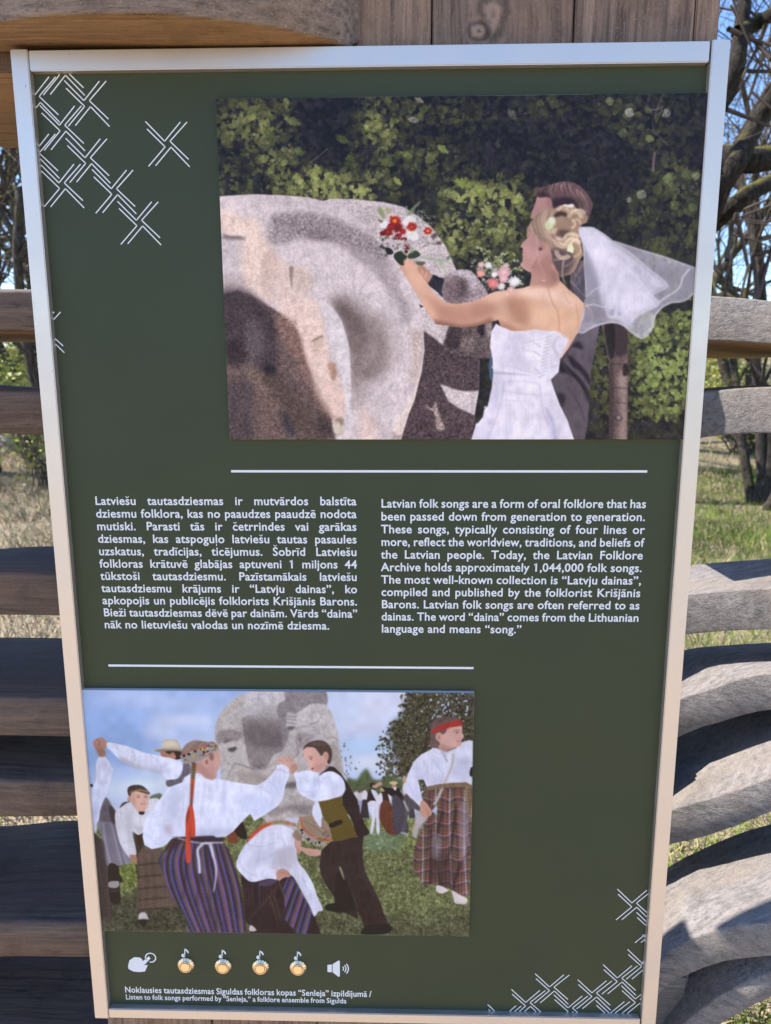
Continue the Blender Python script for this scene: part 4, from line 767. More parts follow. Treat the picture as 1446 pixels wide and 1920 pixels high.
    B('p2', [(200,960),(230,960),(220,1280),(190,1280)], (190,190,214), .7, 2); B('p2', [(620,960),(800,900),(780,1100),(700,1160),(640,1080)], (192,194,216)); B('p2', [(400,1060),(700,1160),(600,1290),(400,1240)], (186,190,216)); B('p5', [(0,220),(200,240),(300,200),(260,300),(0,310)], (178,182,208)); B('p4', [(1060,320),(1300,330),(1446,320),(1446,290),(1200,280)], (186,188,212))
    for q in ([(1180,1100),(1170,1300),(1180,1446)],[(1350,1080),(1340,1300),(1350,1446)],[(900,1270),(880,1446)]): K('p1', q, 1.2, (190,190,214), .8, .4, MH)
    for q in ([(720,330),(860,420),(930,380)],[(780,100),(860,60)],[(700,300),(800,350),(930,340)],[(1320,0),(1310,300)],[(1180,0),(1170,120)]): K('p4', q, 1.6, (178,180,206), .6, .9, MH)
    for q in ([(700,850),(760,850),(830,880)],[(640,960),(700,1000),(740,1080)],[(560,1000),(660,1080)]): K('p2', q, 1.6, (176,178,204), .7, .7, MH)
    K('p2', [(705,835),(760,840),(800,870)], 1.2, (196,140,150), .7); K('p2', [(380,990),(376,1060)], 1.6, (204,160,196), .7)
    K('p1', [(1115,1085),(1140,1035),(1210,995),(1300,1000),(1380,1040)], 1.2, (184,186,210), .8)
    P('p4', [(1000,345),(1200,340),(1446,330),(1446,375),(1300,385),(1120,365)], (58,44,60), .95, .3); P('p5', [(0,320),(120,310),(215,320),(190,345),(0,360)], (62,50,64), .95, .3)
    K('p4', [(1060,355),(1200,390),(1320,410),(1446,405)], 2, (204,198,200), .95); K('p5', [(0,372),(100,362),(200,360)], 2.4, (206,202,208), .95)
    K('p4', [(1340,410),(1280,480),(1290,600),(1300,738)], 4.5, (214,214,226), .95, .2, None, 5); K('p4', [(1350,405),(1420,430),(1446,560)], 3.4, (210,210,224), .95); K('p5', [(70,380),(100,480),(130,600),(125,740),(105,838)], 5, (206,206,220), .95, .2, None, 1.5)
    # head, headband, plait
    P('p1', [(1110,800),(1100,760),(1130,690),(1180,650),(1250,625),(1340,635),(1400,650),(1446,640)] + [(1500,700),(1490,820),(1400,830),(1250,860),(1140,880)], (140,118,108), 1, .3)
    for k in range(12): K('p1', [(1140+k*24, 760-k*6),(1190+k*22, 680-k*3),(1260+k*16, 640)], 1.1, rd.choice([(170,148,134),(106,86,82),(126,104,96)]), .6)
    P('p2', [(0,740),(60,700),(130,650),(160,640),(168,720),(176,770),(160,830),(140,860),(130,925),(60,935),(0,890)], (196,152,142)); P('p1', [(1290,840),(1380,800),(1446,800),(1446,1040),(1400,1040),(1300,985),(1240,970)], (190,146,136)); P('p1', [(1250,880),(1340,900),(1400,980),(1446,1000),(1446,1040),(1380,1030),(1300,980)], (164,120,112), .6, 3)
    c.ell(*Z('p1', [(1368,860)])[0], 6, 10, (200,154,142), 1, .3); c.ell(*Z('p1', [(1375,860)])[0], 2.6, 5, (128,84,80), .8, .8); P('p1', [(1400,760),(1446,770),(1446,840),(1410,830)], (120,92,86), .8, 1)
    hb = Z('p1', [(1080,790),(1180,740),(1300,700),(1400,655)])+Z('p2', [(30,590),(80,572),(120,580),(135,610),(148,655),(60,690),(0,720)])+Z('p1', [(1446,780),(1300,840),(1200,870),(1135,885),(1110,850)])
    c.poly(hb, (150,142,136), smooth=False); MB = c.mask(hb, 0, False)
    c.stroke(Z('p1', [(1080,785),(1180,738),(1300,696),(1400,652)])+Z('p2', [(40,588),(85,572),(122,582)]), 4, (190,72,48), .95, .2, clip=MB)
    hc = Z('p1', [(1110,830),(1200,800),(1300,765),(1400,725)])+Z('p2', [(40,650),(100,620),(140,625)])
    hs = spline(hc, False, 6)
    for k in range(60):
        x, y = hs[rd.randrange(len(hs))]; c.ell(x+rd.uniform(-2, 2), y+rd.uniform(-8, 7), rd.uniform(.8, 1.8), rd.uniform(.8, 1.8), rd.choice([(92,116,74),(206,160,60),(42,28,44),(196,186,176),(176,60,50),(116,140,92),(60,50,70)]), .95, .1, clip=MB)
    for q in [(1130,790),(1185,775),(1250,745),(1330,720),(1345,755),(1235,795)]: c.ell(*Z('p1', [q])[0], 2.4, 2.4, rd.choice([(38,24,40),(206,160,60),(60,30,46)]), .95, clip=MB)
    for k in range(16):
        t = k/15; X = 1235-30*t; Y = 880+470*t; w = 30-14*t
        col = (120,92,70) if k < 6 else (rd.choice([(190,84,56),(120,84,64)]))
        P('p1', [(X-w, Y-8),(X, Y-20),(X+w, Y-6),(X+w*.6, Y+20),(X-w*.5, Y+22)], tuple(q*rd.uniform(.8, 1.1) for q in col), .97, .2); K('p1', [(X-w, Y),(X, Y+12),(X+w*.8, Y+2)], 1, (64,44,40), .8)
    P('p1', [(1180,1340),(1225,1345),(1230,1420),(1240,1500),(1150,1500)], (206,80,56)); P('p4', [(1185,10),(1225,20),(1250,200),(1250,345),(1215,340),(1195,370),(1205,590),(1150,600),(1145,300),(1150,120)], (206,78,58)); P('p4', [(1190,30),(1160,110),(1160,200),(1185,120)], (130,64,56), .8, .6); P('p4', [(1200,200),(1210,330),(1185,420),(1180,300)], (160,60,50), .6, 1.4)
    # ---- bending girl
    P('p5', [(330,600),(345,500),(400,400),(470,320),(560,240),(640,200),(760,190),(880,240),(920,330),(910,420),(925,540),(1000,640),(1070,760),(1110,880),(1165,1010),(1120,1030),(1080,1075),(1040,980),(980,870),(900,720),(850,670),(800,620),(740,650),(720,715),(640,710),(480,742),(400,690)], (208,206,222))
    P('p5', [(500,460),(640,430),(760,420),(700,520),(600,560),(480,600),(400,600)], (180,178,198), .6, 4); P('p5', [(740,420),(880,400),(910,520),(860,620),(760,600),(640,590),(700,520)], (182,172,182), .7, 3); P('p5', [(860,640),(980,800),(1060,980),(1000,900),(900,720)], (186,186,208), .6, 3)
    for q in ([(350,540),(420,640),(540,690)],[(440,380),(560,400),(700,360)],[(600,620),(560,680)],[(760,300),(800,420),(740,560)],[(520,540),(640,500),(740,440)],[(960,700),(1030,840)]): K('p5', q, 1.6, (170,166,188), .65, .8)
    P('p5', [(720,640),(780,612),(840,650),(850,690),(790,700),(740,730),(718,700)], (190,142,124)); K('p5', [(760,650),(810,660),(845,668)], 1.2, (150,100,88), .7); K('p5', [(660,600),(740,620)], 1.6, (196,110,110), .6)
    P('p5', [(820,120),(930,130),(960,180),(900,220),(800,150)], (196,196,212), .9, .6)
    P('p5', [(900,330),(960,400),(1060,420),(1160,440),(1150,480),(1040,492),(960,440),(930,470),(890,380)], (196,150,136)); c.ell(*Z('p5', [(925,355)])[0], 6, 7, (204,158,144), 1, .2); P('p5', [(900,240),(960,240),(960,340),(900,330),(870,290)], (150,122,102), .95, .5)
    P('p5', [(960,120),(1060,100),(1150,120),(1230,200),(1270,280),(1260,350),(1180,320),(1050,290),(960,220)], (154,130,112)); 
    for k in range(14): K('p5', [(970+k*14,150+k*2),(1060+k*10,190),(1180+k*5,280)], 1.2, rd.choice([(182,158,136),(118,94,84),(134,110,96)]), .6)
    c.ell(*Z('p5', [(1200,280)])[0], 8, 6, (112,88,80), .7, 1); K('p5', [(1160,320),(1210,270),(1260,290)], 1.4, (190,166,146), .8)
    hb2 = Z('p5', [(945,100),(905,200),(930,270),(1000,340),(1100,395),(1200,405),(1250,370),(1270,310),(1240,345),(1150,350),(1050,310),(975,240),(950,170),(965,115)])
    c.poly(hb2, (158,150,142), smooth=False); MB2 = c.mask(hb2, 0, False); hs = spline(Z('p5', [(925,170),(935,230),(1000,310),(1100,370),(1190,380),(1240,365)]), False, 8)
    for k in range(60):
        x, y = hs[rd.randrange(len(hs))]; c.ell(x+rd.uniform(-3, 3), y+rd.uniform(-4, 4), rd.uniform(.8, 1.8), rd.uniform(.8, 1.6), rd.choice([(92,116,74),(120,144,96),(206,160,60),(42,26,46),(196,186,176),(206,202,200)]), .95, .1, clip=MB2)
    for q in [(960,240),(1025,330),(1130,360),(1230,380)]: c.ell(*Z('p5', [q])[0], 2.6, 2.6, (42,24,40), .95)
    K('p5', [(950,110),(960,190),(1010,260),(1100,320),(1200,340),(1270,320)], 2.6, (196,84,56), .95)
    for k in range(20):
        t = k/19; X = 890-420*t; Y = 190-70*math.sin(t*2.2)+170*t*t; col = (168,132,104) if t < .55 else (196,92,70)
        P('p5', [(X-14, Y-14),(X+12, Y-16),(X+20, Y+8),(X, Y+18),(X-18, Y+8)], tuple(q*rd.uniform(.82, 1.12) for q in col), .95, .2); K('p5', [(X-12, Y+8),(X+4, Y-8)], .9, (100,70,60), .7)
    K('p5', [(610,190),(540,240),(480,300),(430,370)], 4, (196,74,58), .9, .2, None, 1.5); c.ell(*Z('p5', [(930,440)])[0], 2, 4, (196,110,110), .7, .3)
    # ---- boy in checked waistcoat
    P('p5', [(1130,590),(1150,440),(1240,350),(1446,330)]+[(1500,330),(1500,1100),(1320,1010),(1290,910),(1200,780),(1150,680)], (58,48,50), smooth=False)
    P('p6', [(-60,360),(170,330),(235,320),(220,430),(225,560),(250,700),(330,850),(400,1000),(450,1140),(510,1260),(470,1310),(300,1330),(200,1330),(240,1270),(200,1150),(160,1090),(-60,1110)], (58,47,50), smooth=False)
    P('p6', [(100,900),(160,1080),(60,1100),(-60,1100),(-60,760),(0,700)], (46,38,42), .9, 1); K('p6', [(110,910),(140,980),(165,1080)], 1.2, (120,112,92), .7); P('p6', [(240,340),(220,560),(300,800),(420,1060),(300,900),(180,600)], (72,60,62), .6, 3)
    P('p6', [(220,1300),(290,1250),(480,1240),(530,1290),(460,1340),(220,1345)], (38,32,36)); K('p6', [(300,1290),(360,1270),(420,1285)], 1.2, (110,104,112), .6); P('p5', [(1190,970),(1250,950),(1320,950),(1360,1000),(1300,1030),(1200,1010)], (40,34,40)); P('p5', [(1320,600),(1345,610),(1375,710),(1360,705)], (128,130,100))
    P('p5', [(1100,1150),(1150,1260),(1250,1190)], (72,70,58), .0)
    vest = Z('p2', [(1120,1150),(1350,1100),(1446,1290)])+Z('p6', [(60,90),(110,180),(170,325),(0,365),(-140,380)])+Z('p5', [(1260,345),(1230,200),(1160,100)])
    c.poly(vest, (186,156,74), smooth=False); MV = c.mask(vest, 0, False)
    for k in range(46):
        x = 575+k*2.9
        c.stroke([(x, 1480),(x+26, 1600)], 1.3, (52,44,34), .9, .1, clip=MV)
        c.stroke([(570, 1500+k*3),(700, 1480+k*3)], 1.3, (52,44,34), .9, .1, clip=MV)
    P('p5', [(1225,185),(1330,140),(1350,175),(1250,215)], (44,36,36))
    P('p2', [(1200,800),(1280,820),(1340,880),(1390,960),(1446,1050)]+[(1500,1130),(1520,1310),(1440,1280),(1350,1100),(1390,1030),(1360,940),(1250,860),(1150,890),(1120,905),(1150,860)], (52,44,46), smooth=False)
    P('p3', [(0,960),(60,1040),(110,1130),(150,1230),(200,1370),(230,1450),(150,1450),(60,1350),(10,1200),(60,1120),(30,1030)], (52,43,46)); P('p6', [(20,-20),(170,-20),(200,90),(250,200),(295,285),(240,320),(170,320),(110,160),(60,60)], (54,44,48))
    slv = Z('p2', [(920,870),(1000,850),(1110,870),(1130,905),(1180,870),(1260,860),(1350,920),(1380,1010),(1340,1090),(1230,1130),(1110,1150),(1040,1130),(950,1080),(910,1010),(905,950),(880,880),(900,830)])
    c.poly(slv, (214,215,232)); MSL = c.mask(slv)
    P('p2', [(1060,940),(1110,910),(1130,1000),(1080,1130),(1040,1080)], (184,188,212), .7, 3, clip=MSL); P('p2', [(1250,960),(1370,980),(1350,1080),(1230,1130)], (188,186,206), .6, 4, clip=MSL); P('p2', [(920,900),(980,960),(960,1080),(900,1000)], (194,196,216), .6, 3, clip=MSL)
    for q in ([(1120,920),(1140,1040)],[(940,920),(1040,960)],[(1200,880),(1260,980)],[(950,1050),(1060,1060)]): K('p2', q, 1.5, (172,176,202), .6, .7, MSL)
    P('p2', [(1070,1290),(1085,1180),(1110,1150),(1130,1180),(1150,1330),(1140,1400)], (216,216,232)); P('p5', [(1068,100),(1075,0),(1130,0),(1155,125)], (214,214,230))
    P('p2', [(725,755),(760,720),(820,705),(860,730),(905,770),(920,800),(880,860),(860,890),(840,840),(800,800),(740,785)], (204,162,148)); P('p2', [(850,820),(910,790),(915,840),(870,885)], (186,140,124))
    for q in ([(780,720),(830,760)],[(820,715),(870,760)],[(740,745),(790,770)],[(860,790),(905,800)]): K('p2', q, 1.1, (150,106,98), .7)
    P('p2', [(980,640),(1000,610),(1100,620),(1180,680),(1250,740),(1200,810),(1150,860),(1080,860),(1040,840),(1045,810),(1005,790),(1015,750),(985,720)], (212,166,152)); P('p2', [(1080,800),(1180,780),(1200,810),(1140,865),(1080,860)], (184,138,126), .7, 2); P('p2', [(1060,720),(1120,720),(1120,790),(1070,780)], (220,160,150), .6, 3)
    P('p2', [(975,650),(990,610),(1040,575),(1120,557),(1200,580),(1250,650),(1250,740),(1225,790),(1205,760),(1215,700),(1180,690),(1150,710),(1120,670),(1080,630),(1010,625)], (84,66,64)); P('p2', [(1040,590),(1140,570),(1200,600),(1120,610)], (112,92,86), .7, 1.5); c.ell(*Z('p2', [(1192,715)])[0], 5.4, 9, (208,160,146), 1, .2); c.ell(*Z('p2', [(1196,712)])[0], 2, 4.4, (166,112,102), .8, .5)
    K('p2', [(1025,720),(1070,718)], 1.2, (96,64,58), .85); c.ell(*Z('p2', [(1050,738)])[0], 2.2, 1.2, (70,50,54), .9, .2); P('p2', [(1048,830),(1078,822),(1070,845)], (130,60,62)); K('p2', [(1120,905),(1160,860),(1230,800)], 2, (206,204,214), .9)
    # ---- girl in checked skirt, right
    sk3 = Z('p3', [(860,1150),(900,1090),(1000,1080),(1300,1060),(1370,1100),(1360,1390)])+Z('p6', [(1355,500),(1335,940),(1240,935),(1160,890),(1120,870),(1040,840),(940,820),(870,840),(840,800),(740,650),(760,480),(800,330),(880,150),(940,60),(1000,0)])+Z('p3', [(1000,1390),(900,1300),(850,1230)])
    c.poly(sk3, (104,74,70), smooth=False); M3 = c.mask(sk3, 0, False)
    def wav(k, t):   # pleated cloth: x runs across, t down
        x = 770+k*4.2; y = 1478+t*205
        return (x+(x-835)*.18*t+3*math.sin(k*.9+t*3), y+2.2*math.sin(k*1.1))
    for k in range(-4, 34):
        col, w = [((176,164,180), 2.2), ((84,96,70), 1.6), ((44,40,66), 1.3), ((142,80,66), 2.2), ((44,40,66), 1.), ((134,100,92), 1.5)][k % 6]
        c.stroke([wav(k, t/10) for t in range(11)], w*1.1, col, .85, .1, clip=M3)
    for j in range(38):
        col, w = [((48,44,68), 1.1), ((88,100,70), 1.8), ((150,88,72), 1.6), ((168,156,170), 1.2)][j % 4]
        c.stroke([(wav(k, 0)[0]+(wav(k, 0)[0]-835)*.18*j/38, 1480+j*5.6+3*math.sin(k*.8+j*.15)) for k in range(-4, 34, 1)], w*1.1, col, .72, .1, clip=M3)
    for q, w in [([(935,250),(940,500),(935,820)],5),([(1060,60),(1000,300),(980,500),(1040,840)],5),([(1200,0),(1150,400),(1080,640)],5),([(1330,500),(1240,620),(1160,880)],6),([(1300,0),(1290,300),(1330,520)],3)]: K('p6', q, w, (44,32,40), .6, 1.4, M3)
    P('p6', [(940,520),(1160,560),(1160,870),(940,800)], (64,48,52), .55, 6, clip=M3); P('p6', [(1240,0),(1320,0),(1330,200),(1300,560),(1250,560)], (196,186,200), .35, 3, clip=M3); P('p6', [(960,300),(1050,360),(1000,560),(940,480)], (186,176,190), .35, 3, clip=M3)
    P('p6', [(990,840),(1040,840),(1110,880),(1090,905),(1040,920),(995,895)], (206,192,188)); P('p6', [(1155,890),(1240,935),(1310,970),(1315,1010),(1290,1030),(1190,1020),(1170,960)], (208,194,190)); K('p6', [(1190,1000),(1250,1020),(1310,1010)], 1.2, (160,150,146), .7)
    P('p6', [(790,80),(860,110),(900,140),(820,230),(780,340),(745,300),(760,200)], (182,170,174), .95, .4); K('p6', [(720,270),(780,190)], 1.6, (190,146,96), .9)
    sh2 = Z('p3', [(930,700),(960,670),(1040,700),(1100,720),(1200,680),(1260,620),(1330,600),(1372,605),(1368,890),(1340,920),(1340,970),(1366,990),(1364,1070),(1300,1040),(1140,1050),(1010,1060),(890,1085),(860,1010),(800,1010),(820,1100),(850,1230),(820,1290),(760,1230),(640,1120),(660,1080),(700,940),(760,820),(830,750)])
    c.poly(sh2, (208,205,220), smooth=False); MQ = c.mask(sh2, 0, False)
    for p, a, s in [([(780,860),(880,900),(870,1010),(800,1010),(760,960)], .6, 4),([(1220,780),(1366,800),(1360,960),(1200,1000),(1160,900)], .6, 5),([(900,960),(1060,960),(1060,1050),(890,1080)], .6, 4),([(700,1040),(800,1080),(840,1220),(780,1230),(700,1140)], .5, 3),([(930,740),(1060,780),(1040,900),(940,860)], .4, 6)]: P('p3', p, (178,176,200), a, s, clip=MQ)
    for q in ([(850,800),(900,900),(870,960)],[(1000,860),(1060,960),(1040,1040)],[(1200,860),(1160,960),(1100,1040)],[(700,1060),(760,1150)],[(960,800),(1000,900)]): K('p3', q, 1.6, (172,168,190), .6, .8, MQ)
    K('p3', [(960,700),(1010,745),(1065,725)], 1.2, (170,166,186), .8); K('p3', [(1070,740),(1085,780),(1105,825)], 1.6, (90,84,96), .8); P('p3', [(1350,890),(1372,885),(1370,965),(1340,960)], (44,34,38))
    K('p3', [(1170,740),(1150,880),(1080,1040),(1000,1220),(960,1270)], 5, (184,174,170), .97)
    wb = Z('p3', [(890,1085),(1010,1060),(1140,1045),(1300,1038),(1370,1070),(1366,1110),(1300,1090),(1100,1095),(1000,1110),(900,1125)]); c.poly(wb, (128,106,86), smooth=False); MWb = c.mask(wb, 0, False)
    for k in range(90): c.ell(rd.uniform(800, 888), rd.uniform(1468, 1484), .9, .8, rd.choice([(176,158,128),(80,60,54),(150,90,70)]), .85, clip=MWb)
    P('p3', [(1295,1090),(1340,1100),(1345,1250),(1366,1390),(1330,1390),(1300,1230)], (146,122,96), .95, .2)
    for k in range(9): c.ell(*Z('p3', [(1325+k*2, 1120+k*30)])[0], 1.6, 1.6, (84,64,56), .85)
    P('p3', [(830,1240),(870,1235),(920,1300),(945,1350),(930,1390),(840,1390),(820,1310)], (198,148,130)); P('p6', [(825,0),(900,0),(940,60),(930,80),(900,60),(910,110),(890,140),(850,100)], (200,150,132)); K('p6', [(880,30),(900,70),(905,110)], 1.2, (150,104,92), .7)
    P('p3', [(990,540),(1060,500),(1130,470),(1250,450),(1262,520),(1280,560),(1270,580),(1258,590),(1255,610),(1240,660),(1180,680),(1120,700),(1090,720),(1040,700),(1000,660),(1010,600)], (202,158,146)); P('p3', [(1040,640),(1130,680),(1180,680),(1100,725),(1030,700)], (164,122,114), .7, 2); P('p3', [(1130,560),(1200,540),(1200,620),(1140,620)], (214,170,158), .6, 4)
    P('p3', [(940,470),(960,400),(1040,362),(1160,357),(1230,370),(1240,400),(1100,440),(1100,500),(1060,540),(1030,530),(1000,540),(1010,600),(1030,640),(1000,680),(960,680),(925,660),(930,580),(930,520)], (104,82,80))
    for k in range(8): K('p3', [(950+k*20,440-k*6),(1040+k*16,380),(1180+k*6,362+k*3)], 1, rd.choice([(132,112,108),(80,60,60)]), .6)
    hb3 = Z('p3', [(932,520),(945,490),(1040,440),(1160,400),(1240,385),(1268,420),(1265,450),(1150,465),(1050,500),(945,532)]); c.poly(hb3, (166,56,54), smooth=False); MB3 = c.mask(hb3, 0, False)
    for k in range(70): c.ell(rd.uniform(806, 870), rd.uniform(1348, 1378), rd.uniform(.6, 1.2), .6, rd.choice([(206,170,160),(120,30,36),(190,110,100)]), .85, 0, rd.random()*3, clip=MB3)
    c.ell(*Z('p3', [(1020,565)])[0], 6.4, 8, (204,156,142), 1, .2); c.ell(*Z('p3', [(1020,570)])[0], 3, 5, (160,108,98), .7, .8)
    K('p3', [(1165,510),(1200,495),(1240,500)], 1.2, (110,76,70), .8); c.ell(*Z('p3', [(1208,520)])[0], 2.6, 1.3, (70,50,54), .9, .3); K('p3', [(1200,610),(1235,608),(1255,612)], 1.2, (150,80,80), .85); K('p3', [(1250,575),(1272,580)], 1, (160,110,104), .7)
    soften(c, .35)
    return c
# ------------------------------------------------------------------ materials
M_frame = NT('anodised aluminium', .42, .85)
v = M_frame.coord((3, 3, 3)); M_frame.bump(M_frame.noise(v, 260, 2), .02, .001); 
k_sp = M_frame.ramp(M_frame.noise(v, 70, 1, .5), [(.79, (0, 0, 0)), (.81, (1, 1, 1))])
M_frame.l(M_frame.ramp(M_frame.noise(v, 2.5, 4, .7), [(.3, (.36, .36, .36)), (.7, (.5, .5, .5))]), M_frame.b.inputs['Roughness'])
M_frame.col(M_frame.mix(M_frame.mix((.69, .62, .575), (.63, .565, .52), M_frame.noise(v, 1.4, 3)), (.25, .23, .21), M_frame.math('MULTIPLY', k_sp, .6))); M_frame = M_frame.m
k = NT('dark green laminate', .5); v = k.coord((1, 1, 1)); n_ = k.noise(v, 7, 4)
c_ = k.mix((.033, .042, .020), (.039, .048, .023), n_); sp = k.noise(v, 260, 2, .8); sm = k.noise(v, 3.2, 5, .7)
c_ = k.mix(c_, (.16, .17, .15), k.math('MULTIPLY', k.ramp(sp, [(.80, (0, 0, 0)), (.86, (1, 1, 1))]), .35)); k.l(k.ramp(sm, [(.35, (.42, .42, .42)), (.7, (.62, .62, .62))]), k.b.inputs['Roughness']); k.bump(k.noise(v, 900, 2), .05, .0006); M_board = k.col(c_)
k = NT('white print', .5); M_white = k.col((.70, .70, .72))
k = NT('ground tinted nickel', .3, 1.); M_nickel = k.col((.90, .68, .42))  # nickel, with the sunlit ground's golden reflection put into its colour
k = NT('dark gap', .8); M_dark = k.col((.02, .02, .02))
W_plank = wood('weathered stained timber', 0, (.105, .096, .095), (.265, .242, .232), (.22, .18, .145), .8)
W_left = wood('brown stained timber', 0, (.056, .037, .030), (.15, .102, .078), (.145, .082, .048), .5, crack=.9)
W_beam = wood('curved beam face', 0, (.08, .057, .047), (.34, .25, .195), (.24, .15, .09), .9)
W_under = wood('orange brown timber', 0, (.16, .085, .038), (.34, .21, .11), (.30, .17, .075), .35)  # warmer brown wood for the downward faces
W_board = wood('stained boards', 2, (.10, .063, .046), (.35, .225, .155), (.28, .165, .10), .7)
W_knot = wood('stained knotty board', 2, (.072, .047, .038), (.29, .19, .135), (.24, .14, .085), .7, knot=[(-.012, .713, .028, 1.9), (.038, .748, .018, 1.7), (-.03, .69, .02, .9)])
# ------------------------------------------------------------------ ground
def gz(x, y):
    x = np.asarray(x, float); y = np.asarray(y, float)
    h = np.clip(y-7, 0, None)*.105; h = np.minimum(h, 5.2+np.clip(y-57, 0, None)*.02)
    return h+np.clip(y-1.5, 0, 1)*(.05*np.sin(x*1.3+y*.7)+.04*np.sin(x*.6-y*1.1))-np.clip(-6-y, 0, 40)*.0
def sheet(name, xs, ys, mat, dz=0., kind='structure'):
    X, Y = np.meshgrid(xs, ys); Zz = gz(X, Y)+dz
    V_ = np.stack([X, Y, Zz], -1).reshape(-1, 3); nx = len(xs)
    F_ = [(j*nx+i, j*nx+i+1, (j+1)*nx+i+1, (j+1)*nx+i) for j in range(len(ys)-1) for i in range(nx-1)]
    return tag(mesh_obj(name, V_, F_, mat, smooth=True), kind=kind)
k = NT('grassy ground', .95); v = k.coord((1, 1, 1), False)
g1 = k.noise(v, .55, 5, .6); g2 = k.noise(v, 7, 5, .7); g3 = k.noise(v, 60, 3, .7)
sp_ = k.n('ShaderNodeSeparateXYZ'); k.l(k.n('ShaderNodeTexCoord').outputs['Object'], sp_.inputs[0]); lf = k.ramp(k.math('ADD', k.math('MULTIPLY', sp_.outputs[0], -.35), g1), [(.3, (0, 0, 0)), (1., (1, 1, 1))])
c_ = k.mix((.08, .11, .02), (.16, .19, .04), g2); c_ = k.mix(c_, (.50, .40, .28), k.math('MULTIPLY', lf, .9)); c_ = k.mix(c_, (.40, .31, .20), k.ramp(k.math('ADD', k.math('MULTIPLY', g1, .6), k.math('MULTIPLY', g2, .45)), [(.40, (0, 0, 0)), (.56, (1, 1, 1))]))
c_ = k.mix(c_, (.03, .025, .018), k.math('MULTIPLY', k.ramp(g3, [(.3, (1, 1, 1)), (.5, (0, 0, 0))]), .7)); k.bump(k.math('ADD', g3, g2), .8, .05); M_ground = k.col(c_)
ys = np.concatenate([np.linspace(-60, 1, 12), np.linspace(1.6, 40, 70), np.linspace(44, 900, 24)])
xs = np.concatenate([np.linspace(-600, -34, 14), np.linspace(-30, 30, 61), np.linspace(34, 600, 14)])
sheet('ground', xs, ys, M_ground)
k = NT('pale gravel', .95); v = k.coord((1, 1, 1), False); a_ = k.noise(v, 120, 3, .8); b_ = k.noise(v, 3, 4)
c_ = k.mix((.36, .28, .19), (.56, .45, .32), a_); c_ = k.mix(c_, (.40, .31, .21), k.math('MULTIPLY', b_, .5)); k.bump(a_, .6, .01); M_gravel = k.col(c_)
tag(mesh_obj('path', [(-30, -7, .006), (30, -7, .006), (30, -.12, .006), (-30, -.12, .006)], [(0, 1, 2, 3)], M_gravel), kind='structure')
# ------------------------------------------------------------------ shaped timbers
def timber(name, st, mat, parent, back=None, xl=None, xr=None, mats=None, n=44, rad=.006, seed=0):
    """st: list of world stations (x, y_front, y_back, z_top, z_bottom)"""
    st = sorted(st); A = np.array(st, float); t = np.linspace(0, 1, n)
    X = np.linspace(A[0, 0] if xl is None else xl, A[-1, 0] if xr is None else xr, n)
    def ev(j):   # smooth interpolation through the stations
        x, y = A[:, 0], A[:, j]; m = np.gradient(y, x) if len(x) > 2 else np.full(len(x), (y[-1]-y[0])/(x[-1]-x[0]))
        i = np.clip(np.searchsorted(x, X)-1, 0, len(x)-2); h = x[i+1]-x[i]; s = np.clip((X-x[i])/h, -.5, 1.5)
        return (2*s**3-3*s**2+1)*y[i]+(s**3-2*s**2+s)*h*m[i]+(-2*s**3+3*s**2)*y[i+1]+(s**3-s**2)*h*m[i+1]
    yf, yb, zt, zb = ev(1), ev(2), ev(3), ev(4)
    if back is not None:
        bx = np.array([q[0] for q in back]); bz = np.array([q[2] for q in back]); by = np.array([q[1] for q in back]); o_ = np.argsort(bx); bx, bz, by = bx[o_], bz[o_], by[o_]
        yk = np.interp(X, bx, by); yb = np.where(X < bx[0], yb-np.interp(bx[0], X, yb)+by[0], np.where(X > bx[-1], yb-np.interp(bx[-1], X, yb)+by[-1], yk))
        zk = np.interp(X, bx, bz); e0 = bz[0]-np.interp(bx[0], X, zt); e1 = bz[-1]-np.interp(bx[-1], X, zt)
        zk = np.where(X < bx[0], zt+e0, np.where(X > bx[-1], zt+e1, zk)); ker = np.ones(5)/5; zk = np.convolve(np.pad(zk, 2, mode='edge'), ker, 'valid')
    else: zk = zt
    rg = np.random.default_rng(seed+len(name)); ph = rg.random(6)*6
    V_, mi = [], []
    for a in range(n):
        x = X[a]; w1 = .0022*math.sin(x*9+ph[0]); w2 = .002*math.sin(x*13+ph[1])
        f, b, T, B = yf[a]+w1, yb[a]+w2, zt[a]+.0015*math.sin(x*11+ph[2]), zb[a]+.0015*math.sin(x*8+ph[3]); r = rad
        K = zk[a]; KB = K-(T-B)
        ring = [(f+r, T), (f+r*.3, T-r*.3), (f, T-r), (f+.0012*math.sin(x*6+ph[4]), (T+B)/2), (f, B+r), (f+r*.3, B+r*.3), (f+r, B), (b-r, KB), (b, KB+r), (b, K-r), (b-r, K), ((f+b)/2, (T+K)/2+.002*math.sin(x*5+ph[5]))]
        V_ += [(x, p[0], p[1]) for p in ring]
    m = 12; F_ = [(a*m+i, a*m+(i+1) % m, (a+1)*m+(i+1) % m, (a+1)*m+i) for a in range(n-1) for i in range(m)]
    mi = [1 if (mats and i == 6) else 0 for a in range(n-1) for i in range(m)]
    F_ += [tuple(range(m))[::-1], tuple((n-1)*m+i for i in range(m))]; mi += [0, 0]
    F_ = [tuple(reversed(f)) for f in F_]
    o = mesh_obj(name, V_, F_, mat, mats=mats, midx=mi if mats else None)
    bm = bmesh.new(); bm.from_mesh(o.data); bmesh.ops.recalc_face_normals(bm, faces=bm.faces); bm.to_mesh(o.data); bm.free()
    o.data.polygons.foreach_set('use_smooth', [len(p.vertices) == 4 for p in o.data.polygons]); 
    try: o.data.set_sharp_from_angle(angle=R(50))
    except Exception: pass
    center(o, parent); return o
